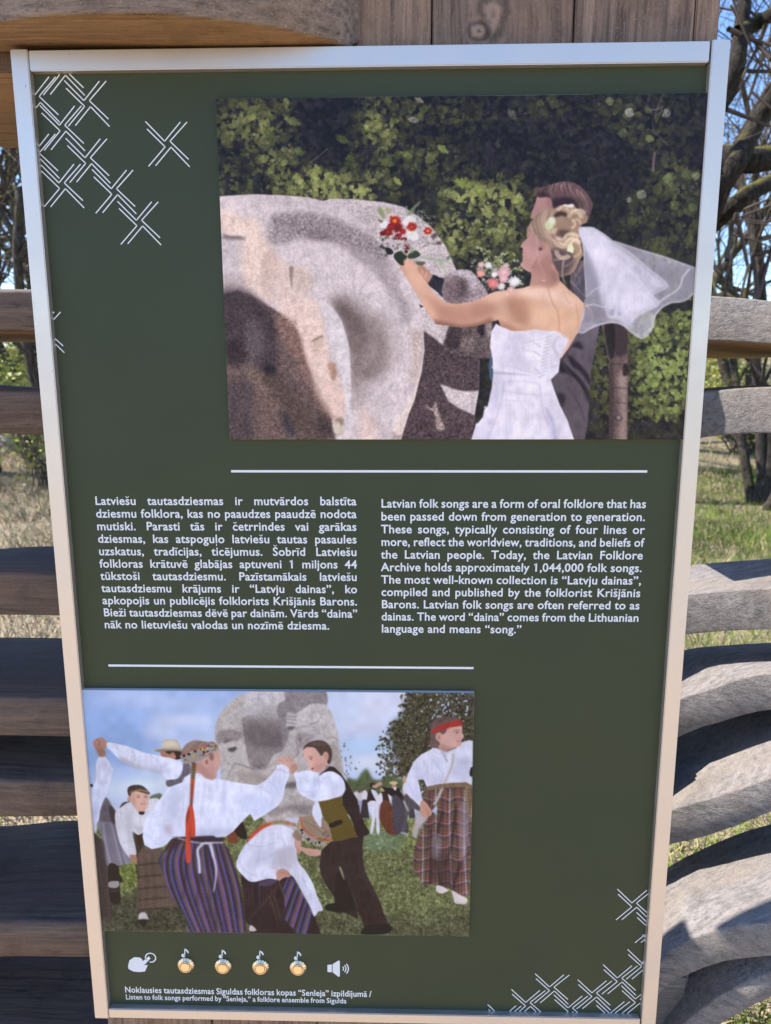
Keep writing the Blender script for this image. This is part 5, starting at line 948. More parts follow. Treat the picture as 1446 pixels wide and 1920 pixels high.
def station(px, yb, yt, ybm, yf, dep=.24):
    a = at_y(px, yt, yf); b = at_y(px, ybm, yf)
    d = yf+dep if yb is None else min(max(at_z(px, yb, a[2])[1], yf+.06), yf+.5)
    return (float(a[0]), yf, float(d), float(a[2]), float(b[2]))
fl = empty('timber_fence', (-.75, .15, 0)); tag(fl, 'shaded brown timber fence of stacked planks left of the sign', 'fence')
for i, (q0, q1, yf) in enumerate([((None, 540, 621), (None, 540, 622), .08), ((None, 733, 812), (None, 733, 814), .07), ((1022, 1070, 1154), (1025, 1075, 1155), .06), ((1194, 1308, 1382), (1201, 1309, 1384), .045),
        ((None, 1462, 1534), (None, 1463, 1535), .04), ((1533, 1729, 1798), (1543, 1731, 1799), .036), ((None, 1950, 2030), (None, 1952, 2030), .03)]):
    s0 = station(8, *q0, yf, .27); s1 = station(118, *q1, yf, .27)
    e = lambda s, x, dz=0, dy=0: (x, s[1]+dy, s[2]+dy, s[3]+dz, s[4]+dz)
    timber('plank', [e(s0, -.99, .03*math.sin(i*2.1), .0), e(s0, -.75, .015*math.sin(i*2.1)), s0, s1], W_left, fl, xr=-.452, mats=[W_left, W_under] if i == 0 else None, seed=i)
for z in (2.06, 2.26, 2.46):
    pass
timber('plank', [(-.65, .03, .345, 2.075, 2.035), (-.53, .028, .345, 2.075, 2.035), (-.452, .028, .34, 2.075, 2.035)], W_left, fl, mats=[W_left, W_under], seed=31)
for x in (-.97, -.6): 
    from_bm('post', boxm(x-.03, x+.03, .37, .44, 0, 1.45, .004), W_left, fl)
bp = empty('shade_pillar', (-1.1, .2, 0)); tag(bp, 'unseen board clad pillar added to keep sun off the left fence', 'pillar')  # added out of view to block sun from the left plank tops
for i in range(3): from_bm('board', boxm(-1.2, -1.0, .02+i*.14, .155+i*.14, 0, 1.95, .003), W_board, bp)
fr = empty('timber_fence', (.9, .3, 0)); tag(fr, 'sunlit grey wavy timber fence of curved planks right of the sign', 'fence')
RT = [ # (px, back-top row, front-top row, front-bottom row)
 (.46, .50, [(1318,None,555.5,638.5),(1380,None,559,641),(1446,None,565,646),(1520,None,573,652)]),
 (.46, .55, [(1310,728,737,823),(1370,723.5,730.5,815),(1446,721,726.5,811),(1520,722,727,812)]),
 (.41, .40, [(1285,1058,1114,1192),(1356,1053,1107,1185.5),(1446,1047,1103,1182),(1520,1043,1102,1182)]),
 (.33, .40, [(1262,1218,1318,1392),(1275,1216,1312,1386),(1310,1213,1301,1369),(1356,1209,1287,1357),(1382,1208,1276,1349),(1421,1205,1267,1338.5),(1446,1203,1262.5,1334.6),(1520,1200,1256,1330)]),
 (.25, .27, [(1250,None,1529,1596),(1261,None,1521,1588),(1310,None,1506,1577),(1371,None,1486,1557),(1396,None,1478,1548),(1446,None,1458.6,1527),(1520,None,1434,1500)]),
 (.085, .28, [(1236,1634,1806,1868),(1248,1632,1791,1855),(1303,1620,1757,1826),(1357,1607,1744,1806),(1400,1587,1737,1799),(1446,1570,1733,1795),(1520,1562,1730,1790)]),
 (.085, .3, [(1222,None,1985,2050),(1288,None,1915,1986),(1322,None,1888,1950),(1380,None,1851,1912),(1446,None,1824.5,1876),(1520,None,1800,1850)])]
for i, (yf, dep, rows) in enumerate(RT):
    turn = (.12, .12, .11, .08, .07, .065, .06)[i]; dp = (dep, .2, .16, .19, dep, .19, dep)[i]
    st = [station(px, None, yt, yb2, yf-turn*max(0, (px-1250))/200, dp) for px, yb, yt, yb2 in rows]
    back = None
    if rows[0][1] is not None:
        q = [at_y(px, yb, yf-turn*max(0, (px-1250))/200*.9+dp) for px, yb, yt, yb2 in rows]; back = [(float(p[0]), float(p[1]), float(p[2])) for p in q]
    l = st[-1]; st.append((l[0]+.5, l[1]-.06, l[2]-.03, l[3]+.03*math.cos(i), l[4]+.03*math.cos(i))); st.append((l[0]+1.2, l[1]+.05, l[2]+.05, l[3]-.02, l[4]-.02))
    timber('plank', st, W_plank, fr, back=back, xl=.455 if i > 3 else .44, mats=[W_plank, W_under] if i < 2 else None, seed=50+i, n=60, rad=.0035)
    RT[i] = st
def spacer(i, x1, gap=.003, y0=.04):      # short block between plank i and plank i+1, its end just past the sign
    a = RT[i]; b = RT[i+1]; f = lambda s, x, j: float(np.interp(x, [q[0] for q in s], [q[j] for q in s]))
    yf = max(f(a, .5, 1), f(b, .5, 1))+y0
    from_bm('spacer_block', boxm(.44, x1, yf, yf+.2, f(b, .5, 3)+gap, f(a, .5, 4)-gap, .008), W_plank, fr)
spacer(2, .60); spacer(3, .575, .003, -.03); spacer(4, .56); spacer(5, .55, .003, .03)
for x in (1.15, 2.0): from_bm('post', boxm(x-.04, x+.04, .62, .70, 0, 1.95, .004), W_plank, fr)
# ------------------------------------------------------------------ board wall the sign hangs on
bw = empty('board_wall', (0, .05, 0)); tag(bw, 'narrow wall of upright stained boards carrying the sign', 'board wall')
edges = [-.446, -.27, -.094, .083, .264, .416, .448]
for i in range(6):
    o = from_bm('board', boxm(edges[i]+.0011, edges[i+1]-.0011, .031+(.002 if i % 2 else 0), .058, .02, 2.75, .0018), W_knot if i == 3 else W_board, bw)
for z in (.5, 1.6): from_bm('crosspiece', boxm(-.44, .44, .0601, .10, z, z+.08, .003), W_board, bw)
from_bm('backing_panel', boxm(-.43, .43, .0585, .0598, .03, 2.74), M_dark, bw)
# big curved beam over the sign
ub = 2.052; bt = empty('curved_beam', (-.4, -.03, ub)); tag(bt, 'thick curved beam with rounded end resting above the top left of the sign', 'beam')
bs = []
for px, py in [(-60,58),(0,44),(70,32),(150,25),(250,22),(350,25),(440,36),(500,44),(575,60),(625,72),(655,84)]:
    p = at_z(px, py, ub); bs.append((float(p[0]), float(p[1]), .0295, 2.30, ub))
l = bs[-1]; bs.append((l[0]+.006, l[1]+.012, .0295, 2.30, ub+.004)); bs.append((l[0]+.011, l[1]+.026, .0295, 2.30, ub+.010))
f0 = bs[0]; bs.insert(0, (-.75, f0[1]+.05, .0295, 2.30, ub)); bs.insert(0, (-.99, f0[1]+.03, .0295, 2.30, ub))
timber('beam_face', bs, W_beam, bt, mats=[W_beam, W_under], seed=90, n=90, rad=.004)
for o in list(bt.children): o.name = 'beam_body'
# ------------------------------------------------------------------ the sign
FW = .0225; ZB, ZT = .62, .62+1.4275; YB = .011
sg = empty('information_sign', (0, .01, ZB)); tag(sg, 'green framed information sign about Latvian folk songs with two photos and four buttons', 'sign')
from_bm('board', boxm(-.445, .445, YB, .024, ZB+.005, ZT-.005), M_board, sg)
for x0, x1 in ((-.45, -.45+FW), (.45-FW, .45)): from_bm('frame_rail', boxm(x0, x1, 0, .030, ZB, ZT, .0012), M_frame, sg)
for z0, z1 in ((ZB+.0008, ZB+FW*.80), (ZT-FW*1.12, ZT-.0012)): from_bm('frame_rail', boxm(-.45+FW+.0006, .45-FW-.0006-(.0015), .0008, .029, z0, z1, .0012), M_frame, sg)
IX0, IX1, IZ0, IZ1 = -.45+FW, .45-FW, ZB+FW*.80, ZT-FW*1.12
def B(px, py, y=YB): p = at_y(px, py, y); return float(p[0]), float(p[2])
# printed pictures: painted here, in memory, then put on thin raised plates
ILL = (1.0, 1.0, 1.0)
def srgb2lin(a): return np.where(a <= .04045, a/12.92, ((a+.055)/1.055)**2.4)
def picture(name, cv, corners, label, gain, tw=1300):
    y = .0035
    cs = [B(px, py, y) for px, py in corners]      # left-top, right-top, right-bottom, left-bottom
    x0 = (cs[0][0]+cs[3][0])/2; x1 = (cs[1][0]+cs[2][0])/2; z1 = (cs[0][1]+cs[1][1])/2; z0 = (cs[2][1]+cs[3][1])/2
    x0 = max(x0, -.444); x1 = min(x1, .444)
    th = int(tw*(z1-z0)/(x1-x0)); xx = x0+(np.arange(tw)+.5)/tw*(x1-x0); zz = z0+(np.arange(th)+.5)/th*(z1-z0)
    P3 = np.stack(np.broadcast_arrays(xx[None, :], np.full((th, tw), y), zz[:, None]), -1); q = project(P3)
    u = np.clip((q[..., 0]-cv.x0)*cv.S-.5, 0, cv.W-1.001); v = np.clip((q[..., 1]-cv.y0)*cv.S-.5, 0, cv.H-1.001)
    ui, vi = u.astype(int), v.astype(int); fu, fv = (u-ui)[..., None], (v-vi)[..., None]; I = np.clip(cv.im, 0, 1)
    A = (I[vi, ui]*(1-fu)+I[vi, ui+1]*fu)*(1-fv)+(I[vi+1, ui]*(1-fu)+I[vi+1, ui+1]*fu)*fv
    A = srgb2lin(np.clip(A, 0, 1))*np.array(gain); A = np.clip(A-.019, 0, 1)**.5
    buf = np.ones((th, tw, 4), np.float32); buf[..., :3] = np.clip(A, 0, 1)
    im = bpy.data.images.new(name+' print', tw, th, alpha=False, float_buffer=False); im.colorspace_settings.name = 'Non-Color'
    im.pixels.foreach_set(buf.ravel()); im.update(); im.pack()
    k = NT(name, .45); t = k.n('ShaderNodeTexImage'); t.image = im; t.interpolation = 'Cubic'; g = k.n('ShaderNodeGamma'); g.inputs[1].default_value = 2.
    k.l(t.outputs[0], g.inputs[0]); k.col(g.outputs[0])
    ke = NT(name+' edge', .6); ke.col((.62, .55, .50))
    yb = YB-.0003
    V_ = [(x0, y, z0), (x1, y, z0), (x1, y, z1), (x0, y, z1), (x0, yb, z0), (x1, yb, z0), (x1, yb, z1), (x0, yb, z1)]
    F_ = [(0, 1, 2, 3), (5, 4, 7, 6), (4, 5, 1, 0), (1, 5, 6, 2), (3, 2, 6, 7), (4, 0, 3, 7)]
    o = mesh_obj('photo_print', V_, F_, k.m, mats=[k.m, ke.m], midx=[0, 1, 1, 1, 1, 1])
    uv = o.data.uv_layers.new(name='UVMap'); 
    for li, (a, b) in enumerate([(0, 0), (1, 0), (1, 1), (0, 1)]): uv.data[li].uv = (a, b)
    o['label'] = label; center(o, sg); return o
picture('wedding photograph', wedding_picture(1.4), [(404,183),(1334,176.5),(1300,826),(431,822)], 'printed photo of a bride and groom laying flowers on a stone', (1.06, .92, .79), 1300)
picture('dance photograph', dance_picture(1.5), [(157,1291),(889.5,1302),(880,1757),(160,1743.5)], 'printed photo of children in folk costume dancing', (.97, .93, .87), 1100)
# ---- lettering
YT = YB-.0004
def glyphs(s, off=.017, sp=1.04):
    c = bpy.data.curves.new('letters', 'FONT'); c.body = s; c.offset = off; c.space_character = sp; c.resolution_u = 3
    o = bpy.data.objects.new('letters', c); me = o.to_mesh()
    V_ = np.array([(v.co.x, v.co.y) for v in me.vertices]) if len(me.vertices) else np.zeros((0, 2)); F_ = [tuple(p.vertices) for p in me.polygons]
    o.to_mesh_clear(); bpy.data.objects.remove(o); bpy.data.curves.remove(c); return V_, F_
def adv(s): return float(glyphs(s+'|')[0][:, 0].max())-BAR if s else 0.
BAR = float(glyphs('|')[0][:, 0].max())
ONE = float(glyphs('1')[0][:, 1].max())
MARKS = {'ā':('a','m'),'ē':('e','m'),'ī':('ı','m'),'ū':('u','m'),'č':('c','v'),'š':('s','v'),'ž':('z','v'),'ļ':('l','c'),'Š':('S','V'),'ķ':('k','c')}
def word(s):
    base = ''.join(MARKS[ch][0] if ch in MARKS else ch for ch in s)
    V_, F_ = glyphs(base); V_ = list(map(tuple, V_)); F_ = list(F_)
    for i, ch in enumerate(s):
        if ch == '1':
            cx = (adv(base[:i])+adv(base[:i+1]))/2-.012; tp = ONE; n0 = len(V_); V_ += [(cx, tp), (cx-.02, tp-.13), (cx-.17, tp-.20), (cx-.17, tp-.09), (cx-.03, tp)]; F_.append((n0, n0+1, n0+2, n0+3, n0+4))
    for i, ch in enumerate(s):
        if ch not in MARKS: continue
        m = MARKS[ch][1]; a = adv(base[:i]); b = adv(base[:i+1]); cx = (a+b)/2-.012
        if m == 'm': P_ = [[(cx-.16,.56),(cx+.16,.56),(cx+.16,.635),(cx-.16,.635)]]
        elif m in 'vV':
            h = .56 if m == 'v' else .76
            P_ = [[(cx-.17,h+.15),(cx-.03,h),(cx+.03,h),(cx+0,h+.06),(cx-.10,h+.15)],[(cx-.0,h+.06),(cx+.03,h),(cx+.17,h+.15),(cx+.10,h+.15)]]
        else: P_ = [[(cx-.02,-.10),(cx+.06,-.10),(cx+.01,-.26),(cx-.05,-.26)]]
        for q in P_: n0 = len(V_); V_ += q; F_.append(tuple(range(n0, n0+len(q))))
    return V_, F_, adv(base)
SPACE = adv('a a')-adv('aa')
_wc = {}
def text_line(s, x0, z, size, x1=None, sx=1.):
    ws = s.split(' '); W_ = []
    for w_ in ws:
        if w_ not in _wc: _wc[w_] = word(w_)
        W_.append(_wc[w_])
    nsp = len(ws)-1
    if x1 is not None: sx = min(sx, (x1-x0)/(sum(q[2] for q in W_)+nsp*SPACE*.8)/size)
    tot = sum(q[2] for q in W_)*size*sx
    spc = SPACE*size*sx if x1 is None else (x1-x0-tot)/max(nsp, 1)
    V_, F_, x = [], [], x0
    for v_, f_, a_ in W_:
        n0 = len(V_); V_ += [(x+p[0]*size*sx, YT, z+p[1]*size) for p in v_]; F_ += [tuple(i+n0 for i in f) for f in f_]; x += a_*size*sx+spc
    o = mesh_obj('text_line', V_, F_, M_white); center(o, sg); return o
LV = ['Latviešu tautasdziesmas ir mutvārdos balstīta', 'dziesmu folklora, kas no paaudzes paaudzē nodota', 'mutiski. Parasti tās ir četrrindes vai garākas', 'dziesmas, kas atspoguļo latviešu tautas pasaules',
      'uzskatus, tradīcijas, ticējumus. Šobrīd Latviešu', 'folkloras krātuvē glabājas aptuveni 1 miljons 44', 'tūkstoši tautasdziesmu. Pazīstamākais latviešu', 'tautasdziesmu krājums ir “Latvju dainas”, ko',
      'apkopojis un publicējis folklorists Krišjānis Barons.', 'Bieži tautasdziesmas dēvē par dainām. Vārds “daina”', 'nāk no lietuviešu valodas un nozīmē dziesma.']
EN = ['Latvian folk songs are a form of oral folklore that has', 'been passed down from generation to generation.', 'These songs, typically consisting of four lines or', 'more, reflect the worldview, traditions, and beliefs of',
      'the Latvian people. Today, the Latvian Folklore', 'Archive holds approximately 1,044,000 folk songs.', 'The most well-known collection is “Latvju dainas”,', 'compiled and published by the folklorist Krišjānis',
      'Barons. Latvian folk songs are often referred to as', 'dainas. The word “daina” comes from the Lithuanian', 'language and means “song.”']
def block(lines, tl, bl, tr, br, lastjust=False):
    a = B(*tl); b = B(*bl); c = B(*tr); d = B(*br); x0 = (a[0]+b[0])/2; x1 = (c[0]+d[0])/2; n = len(lines); sp = (a[1]-b[1])/(n-1)
    for i, s in enumerate(lines):
        t = i/(n-1); z = (a[1]*(1-t)+b[1]*t+c[1]*(1-t)+d[1]*t)/2
        last = i == n-1; text_line(s, x0, z, sp*.94, None if last else x1, 1.0)
block(LV, (178.5,945), (196.2,1177.5), (669.5,948.5), (671,1180.5))
block(EN, (715,950), (714.5,1185), (1212.5,953.8), (1196,1189))
a = B(234.5,1860); b = B(688,1869); l_ = text_line('Noklausies tautasdziesmas Siguldas folkloras kopas “Senleja” izpildījumā /', a[0], (a[1]+b[1])/2, .0158, B(697,1869)[0], .97)
a = B(236,1873); b = B(650,1881); text_line('Listen to folk songs performed by “Senleja,” a folklore ensemble from Sigulda', a[0], (a[1]+b[1])/2, .0134, b[0], .97)
def flat(name, polys, mat=M_white, y=None, parent=None):
    y = YT if y is None else y; V_, F_ = [], []
    for p in polys: n0 = len(V_); V_ += [(q[0], y, q[1]) for q in p]; F_.append(tuple(range(n0, n0+len(p))))
    o = mesh_obj(name, V_, F_, mat); center(o, parent or sg); return o
def bar(p, q, w):
    p = np.array(p); q = np.array(q); d = q-p; L = np.hypot(*d); n_ = np.array((-d[1], d[0]))/L*w/2; return [tuple(p+n_), tuple(p-n_), tuple(q-n_), tuple(q+n_)]
for p, q in (((433.5,880.5),(1213.5,887)), ((203.5,1246),(888,1254))):
    a, b = B(*p), B(*q); z = (a[1]+b[1])/2; flat('rule_line', [bar((a[0], z), (b[0], z), .0033)])
# ---- crossed-line ornament
mc = np.array(B(315, 270)); MOT = []
for pl in [[(273,228),(309,265),(338.5,229)], [(276,242),(310,275.5),(279,312)], [(351,229),(319,265),(354,299)], [(292,311),(321,276),(356,313)]]: MOT.append([np.array(B(*p))-mc for p in pl])
def clipseg(p, q):
    t0, t1 = 0., 1.; d = (q[0]-p[0], q[1]-p[1])
    for a, b in ((-d[0], p[0]-IX0), (d[0], IX1-p[0]), (-d[1], p[1]-IZ0), (d[1], IZ1-p[1])):
        if abs(a) < 1e-12:
            if b < 0: return None
            continue
        r = b/a
        if a < 0: t0 = max(t0, r)
        else: t1 = min(t1, r)
    return None if t0 >= t1 else ((p[0]+d[0]*t0, p[1]+d[1]*t0), (p[0]+d[0]*t1, p[1]+d[1]*t1))
def ornament(cs):
    polys = []
    for c in cs:
        c = np.array(B(*c))
        for pl in MOT:
            for i in range(2):
                s = clipseg(c+pl[i], c+pl[i+1])
                if s: polys.append(bar(s[0], s[1], .00145))
    return flat('line_ornament', polys)
ornament([(164,194),(118,240),(166,301),(215,359),(262,418),(117,348),(70,186),(70,292),(117,135),(70,80)])
flat('line_ornament', [bar(*clipseg(np.array(B(81,622))+pl[i], np.array(B(81,622))+pl[i+1]), .00145) for pl in MOT for i in range(2) if clipseg(np.array(B(81,622))+pl[i], np.array(B(81,622))+pl[i+1])])
ornament([(315,270)])
ornament([(1189.4,1696.3),(1208,1808.5),(1162,1836.7),(1114.5,1864.6),(1069.7,1892.7),(1035,1853.6),(990.3,1882.5),(946,1911),(1196,1876),(1148,1903.4),(1225,1739.6),(1236,1781)])
# ---- pictograms
def PX(c, pts, k, dx=0, dy=0): return [B(c[0]+(x+dx)/k, c[1]+(y+dy)/k) for x, y in pts]
h0 = (200, 1750); kz = 2.892
flat('hand_icon', [PX(h0, [(117,175),(125,145),(150,128),(180,130),(192,138),(197,150),(228,124),(240,134),(204,172),(224,170),(216,190),(208,206),(180,209),(145,206),(120,192)], kz)])
cx, cz = B(200+239/kz, 1750+131/kz); ring = [[(cx+r*math.cos(a), cz+r*math.sin(a)) for r, a in ((.0092, t0), (.0092, t1), (.0072, t1), (.0072, t0))] for t0, t1 in [(i*math.pi/12, (i+1)*math.pi/12) for i in range(24)] if not 3.6 < (t0+t1)/2 < 4.4]
flat('press_ring', ring)
nb = [(347.5,1813),(417.5,1815),(488,1816.5),(558.5,1818)]
for i, (bx, by) in enumerate(nb):
    o_ = (320, 1770); s = 12.05; ox, oy = (bx-347.5)*s, (by-1813)*s*1.0
    head = [(290+45*math.cos(t), 256+42*math.sin(t)) for t in np.linspace(0, 6.283, 15)[:-1]]
    flat('note_icon', [PX(o_, head, s, ox, oy), PX(o_, [(312,92),(334,96),(336,262),(312,262)], s, ox, oy), PX(o_, [(312,92),(330,98),(375,125),(410,170),(412,195),(390,212),(380,180),(350,152),(334,146)], s, ox, oy)])
sk_ = [PX(h0, [(1198,170),(1222,168),(1222,210),(1198,208)], kz), PX(h0, [(1226,166),(1258,146),(1265,150),(1265,232),(1258,235),(1226,210)], kz)]
cx, cz = B(200+1268/kz, 1750+190/kz); u_ = (B(201, 1815)[0]-B(200, 1815)[0])/kz
for r in (14, 27, 40):
    for i in range(6):
        t0, t1 = -.75+i*.25, -.5+i*.25; r0, r1 = r*u_, (r+6)*u_
        sk_.append([(cx+a*math.cos(t), cz+a*math.sin(t)) for a, t in ((r0, t0), (r1, t0), (r1, t1), (r0, t1))])
flat('speaker_icon', sk_)
def lathe(name, prof, x, z, mat, parent, seg=28, flutes=0):
    V_, F_ = [], []; m = len(prof)
    for i in range(seg):
        a = i/seg*2*math.pi
        for j, (r, y) in enumerate(prof):
            rr = r*(1-.05*((i % 2) if flutes == 1 and j in flutes_idx else 0)); V_.append((x+rr*math.cos(a), y, z+rr*math.sin(a)))
    for i in range(seg):
        for j in range(m-1): F_.append((i*m+j, ((i+1) % seg)*m+j, ((i+1) % seg)*m+j+1, i*m+j+1))
    F_.append(tuple(i*m+m-1 for i in range(seg))); o = mesh_obj(name, V_, F_, mat, smooth=not flutes); return o
flutes_idx = (0, 1, 2)
for i, (bx, by) in enumerate(nb):
    x, z = B(bx, by, 0.006); q = .0137
    rg_ = lathe('push_button', [(q, YB), (q, YB-.0018), (q*.96, YB-.0026), (q*.72, YB-.0050), (q*.70, YB-.0062), (q*.62, YB-.0062), (q*.61, YB-.0030), (0.0005, YB-.0030)], x, z, M_nickel, None, 40, 1)
    center(rg_, sg); cp = lathe('button_cap', [(q*.545, YB-.0032), (q*.545, YB-.0060), (q*.52, YB-.0066), (q*.50, YB-.0066), (.0004, YB-.0067)], x, z, M_nickel, None, 32, 2)
    center(cp); cp.parent = rg_; cp.location = Vector(cp.location)-(Vector(rg_.location)+Vector(sg.location))
for px, py in ((1038,107),(515,93),(1222,150)): pass
# ------------------------------------------------------------------ trees
k = NT('mossy bark', .95); v = k.coord((1, 1, 1)); mp = k.coord((6, 6, 1.4)); b1 = k.noise(mp, 7, 5, .65); b2 = k.noise(v, 2.2, 3)
geo = k.n('ShaderNodeNewGeometry'); sx = k.n('ShaderNodeSeparateXYZ'); k.l(geo.outputs['Normal'], sx.inputs[0])
c_ = k.ramp(b1, [(.35, (.014, .011, .009)), (.58, (.075, .060, .048)), (.76, (.22, .18, .145))])
c_ = k.mix(c_, (.12, .11, .012), k.math('MULTIPLY', k.ramp(k.math('ADD', k.math('MULTIPLY', sx.outputs[2], .35), b2), [(.60, (0, 0, 0)), (.80, (1, 1, 1))]), .7)); k.bump(b1, .9, .03); M_bark = k.col(c_)
k = NT('backlit dark bark', .95); v = k.coord((1, 1, 1)); b1 = k.noise(k.coord((6, 6, 2)), 7, 5, .65); b2 = k.noise(v, 2.2, 3)  # near-black of the backlit limbs is put into this bark colour
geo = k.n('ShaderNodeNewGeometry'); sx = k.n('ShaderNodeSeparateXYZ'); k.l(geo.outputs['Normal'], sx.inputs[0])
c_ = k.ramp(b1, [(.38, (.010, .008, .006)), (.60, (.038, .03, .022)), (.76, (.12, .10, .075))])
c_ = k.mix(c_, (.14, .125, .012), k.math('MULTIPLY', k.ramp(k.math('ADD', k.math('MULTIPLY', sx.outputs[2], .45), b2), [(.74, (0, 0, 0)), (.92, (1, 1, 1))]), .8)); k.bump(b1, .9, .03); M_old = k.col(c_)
k = NT('twig bark', .9); M_twig = k.col(k.mix((.035, .027, .022), (.12, .09, .07), k.noise(k.coord((1, 1, 1)), 3, 3)))
k = NT('fresh buds', .7); M_bud = k.col(k.mix((.26, .29, .05), (.42, .42, .10), k.noise(k.coord((1, 1, 1)), 2, 2)))
class TubeSet:
    def __init__(s): s.V, s.F = [], []
    def tube(s, pts, r0, r1, seg):
        pts = [np.asarray(p, float) for p in pts]; n = len(pts); base = len(s.V)
        for i, p in enumerate(pts):
            d = pts[min(i+1, n-1)]-pts[max(i-1, 0)]; d = d/(np.linalg.norm(d)+1e-9); u = np.cross(d, (.31, .9, .2)); u /= np.linalg.norm(u)+1e-9; w_ = np.cross(d, u); r = r0+(r1-r0)*i/(n-1)
            for k_ in range(seg):
                a = k_/seg*6.2832; s.V.append(tuple(p+(u*math.cos(a)+w_*math.sin(a))*r))
        for i in range(n-1):
            for k_ in range(seg): s.F.append((base+i*seg+k_, base+i*seg+(k_+1) % seg, base+(i+1)*seg+(k_+1) % seg, base+(i+1)*seg+k_))
        s.F.append(tuple(base+(n-1)*seg+k_ for k_ in range(seg)))
def grow(rd, trunk, crown, p, d, L, r, lev, maxlev, tips):
    n = 6 if lev < 2 else 4; pts = [np.array(p)]; dd = np.array(d, float)
    for i in range(n):
        dd = dd+np.array([rd.gauss(0, .13), rd.gauss(0, .13), rd.gauss(.04, .08)]); dd /= np.linalg.norm(dd); pts.append(pts[-1]+dd*L/n)
    r1 = r*.55 if lev < maxlev else r*.25
    (trunk if lev <= 1 else crown).tube(pts, r, r1, (8, 6, 4, 3, 3)[min(lev, 4)])
    if lev >= maxlev: tips.append(pts[-1]); tips.append(pts[2]); return
    for j in range((4, 4, 4, 2)[min(lev, 3)]):
        t = rd.uniform(.35, 1.) if lev else rd.uniform(.4, 1.); i = min(int(t*n), n-1); q = pts[i]+(pts[i+1]-pts[i])*(t*n-i)
        a = rd.uniform(0, 6.283); sp = rd.uniform(.5, 1.0); u = np.cross(dd, (0.3, .2, .9)); u /= np.linalg.norm(u)+1e-9; w_ = np.cross(dd, u)
        nd = dd*math.cos(sp)+(u*math.cos(a)+w_*math.sin(a))*math.sin(sp); nd[2] = nd[2]*.8+.12; nd /= np.linalg.norm(nd)
        grow(rd, trunk, crown, q, nd, L*rd.uniform(.5, .75), r1*rd.uniform(.55, .9), lev+1, maxlev, tips)
def tree_proto(seed, stems, H_, r, lev=4, bud=False, lean=.25):
    rd = random.Random(seed); T_, C_ = TubeSet(), TubeSet(); tips = []
    for s_ in range(stems):
        a = rd.uniform(0, 6.28); ln = lean*(.3+rd.random()) if stems > 1 else lean*.4
        grow(rd, T_, C_, (0.12*math.cos(a)*(stems > 1), .12*math.sin(a)*(stems > 1), -.15), (ln*math.cos(a), ln*math.sin(a), 1), H_*rd.uniform(.45, .6), r*rd.uniform(.8, 1.1), 0, lev, tips)
    root = empty('bare_tree'); t = mesh_obj('trunk', T_.V, T_.F, M_bark, root, True); c = mesh_obj('crown', C_.V, C_.F, M_twig, root, True)
    if bud:
        V_, F_ = [], []
        for p in tips:
            for _ in range(3):
                q = p+np.array([rd.gauss(0, .15) for _ in range(3)]); a = rd.uniform(0, 6.3); s2 = rd.uniform(.012, .03); n0 = len(V_)
                V_ += [tuple(q), tuple(q+np.array((math.cos(a), math.sin(a), .4))*s2), tuple(q+np.array((0, .2, 1))*s2)]; F_.append((n0, n0+1, n0+2))
        b_ = mesh_obj('buds', V_, F_, M_bud, root); b_['kind'] = 'stuff'
    return root
def copy_tree(o):
    c = o.copy(); COL.objects.link(c)
    for ch in o.children: d = ch.copy(); COL.objects.link(d); d.parent = c
    return c
protos = [tree_proto(3, 1, 11, .17), tree_proto(5, 4, 9, .11, 4, True), tree_proto(8, 1, 13, .2, 4), tree_proto(12, 3, 8, .1, 4, True), tree_proto(21, 5, 7, .09, 4)]
rt = random.Random(77)
spots = [(4, 4.55, 8.0, .8, .5), (1, 6.1, 11.5, 1.1, 1.), (0, 3.5, 8.5, .7, 2.), (3, 5.9, 15., 1.2, 3.), (3, -3.75, 7.4, .8, 4.), (2, -6.4, 10., .8, 1.4), (3, -7.6, 14., 1.2, 2.2), (1, -4.6, 12., .9, .2)]
for i in range(16):
    sgn = rt.choice((-1, 1)); y = rt.uniform(13, 42); tx = rt.uniform(.36, .85)*sgn; spots.append((rt.randrange(5), y*tx, y, rt.uniform(.85, 1.5), rt.uniform(0, 6.3)))
for i in range(8): y = rt.uniform(9, 38); spots.append((rt.randrange(5), y*rt.uniform(-.33, .33), y, rt.uniform(.9, 1.4), rt.uniform(0, 6.3)))
spots = spots[:8]+sorted(spots[8:], key=lambda q: q[2]); ORD = ['nearest', 'second nearest', 'third nearest', 'fourth nearest', 'fifth nearest', 'sixth nearest', 'seventh nearest', 'eighth nearest', 'ninth nearest', 'tenth nearest', 'eleventh nearest', 'twelfth nearest', 'thirteenth nearest', 'fourteenth nearest']; cnt = {}
def tree_label(x, y):
    s_ = 'on the left slope' if x < -.3*y else ('on the right slope' if x > .3*y else 'straight behind the sign'); cnt[s_] = cnt.get(s_, -1)+1
    return '%s of the bare wood trees %s' % (ORD[cnt[s_] % 14], s_)
TL = {0: 'tall mossy trunk with bare branches', 4: 'clump of several bare stems from one base'}
used = set()
for i, (pi, x, y, s, rz) in enumerate(spots):
    o = protos[pi] if pi not in used else copy_tree(protos[pi]); used.add(pi)
    o.location = (x, y, float(gz(x, y))); o.rotation_euler = (0, 0, rz); o.scale = (s, s, s)
    tag(o, None, 'tree', 'bare spring trees behind the fence')
    o['label'] = ['clump of bare grey stems rising from leaf litter right of the sign', 'budding multi stemmed tree beyond the right fence', 'slim mossy tree just behind the right fence', 'bushy budding tree farther up the slope on the right',
                  'mossy leaning tree close behind the left fence', 'tall bare tree beyond the dry grass on the left', 'budding thicket tree far left behind the fence', 'low budding tree between trunks on the left'][i] if i < 8 else tree_label(x, y)
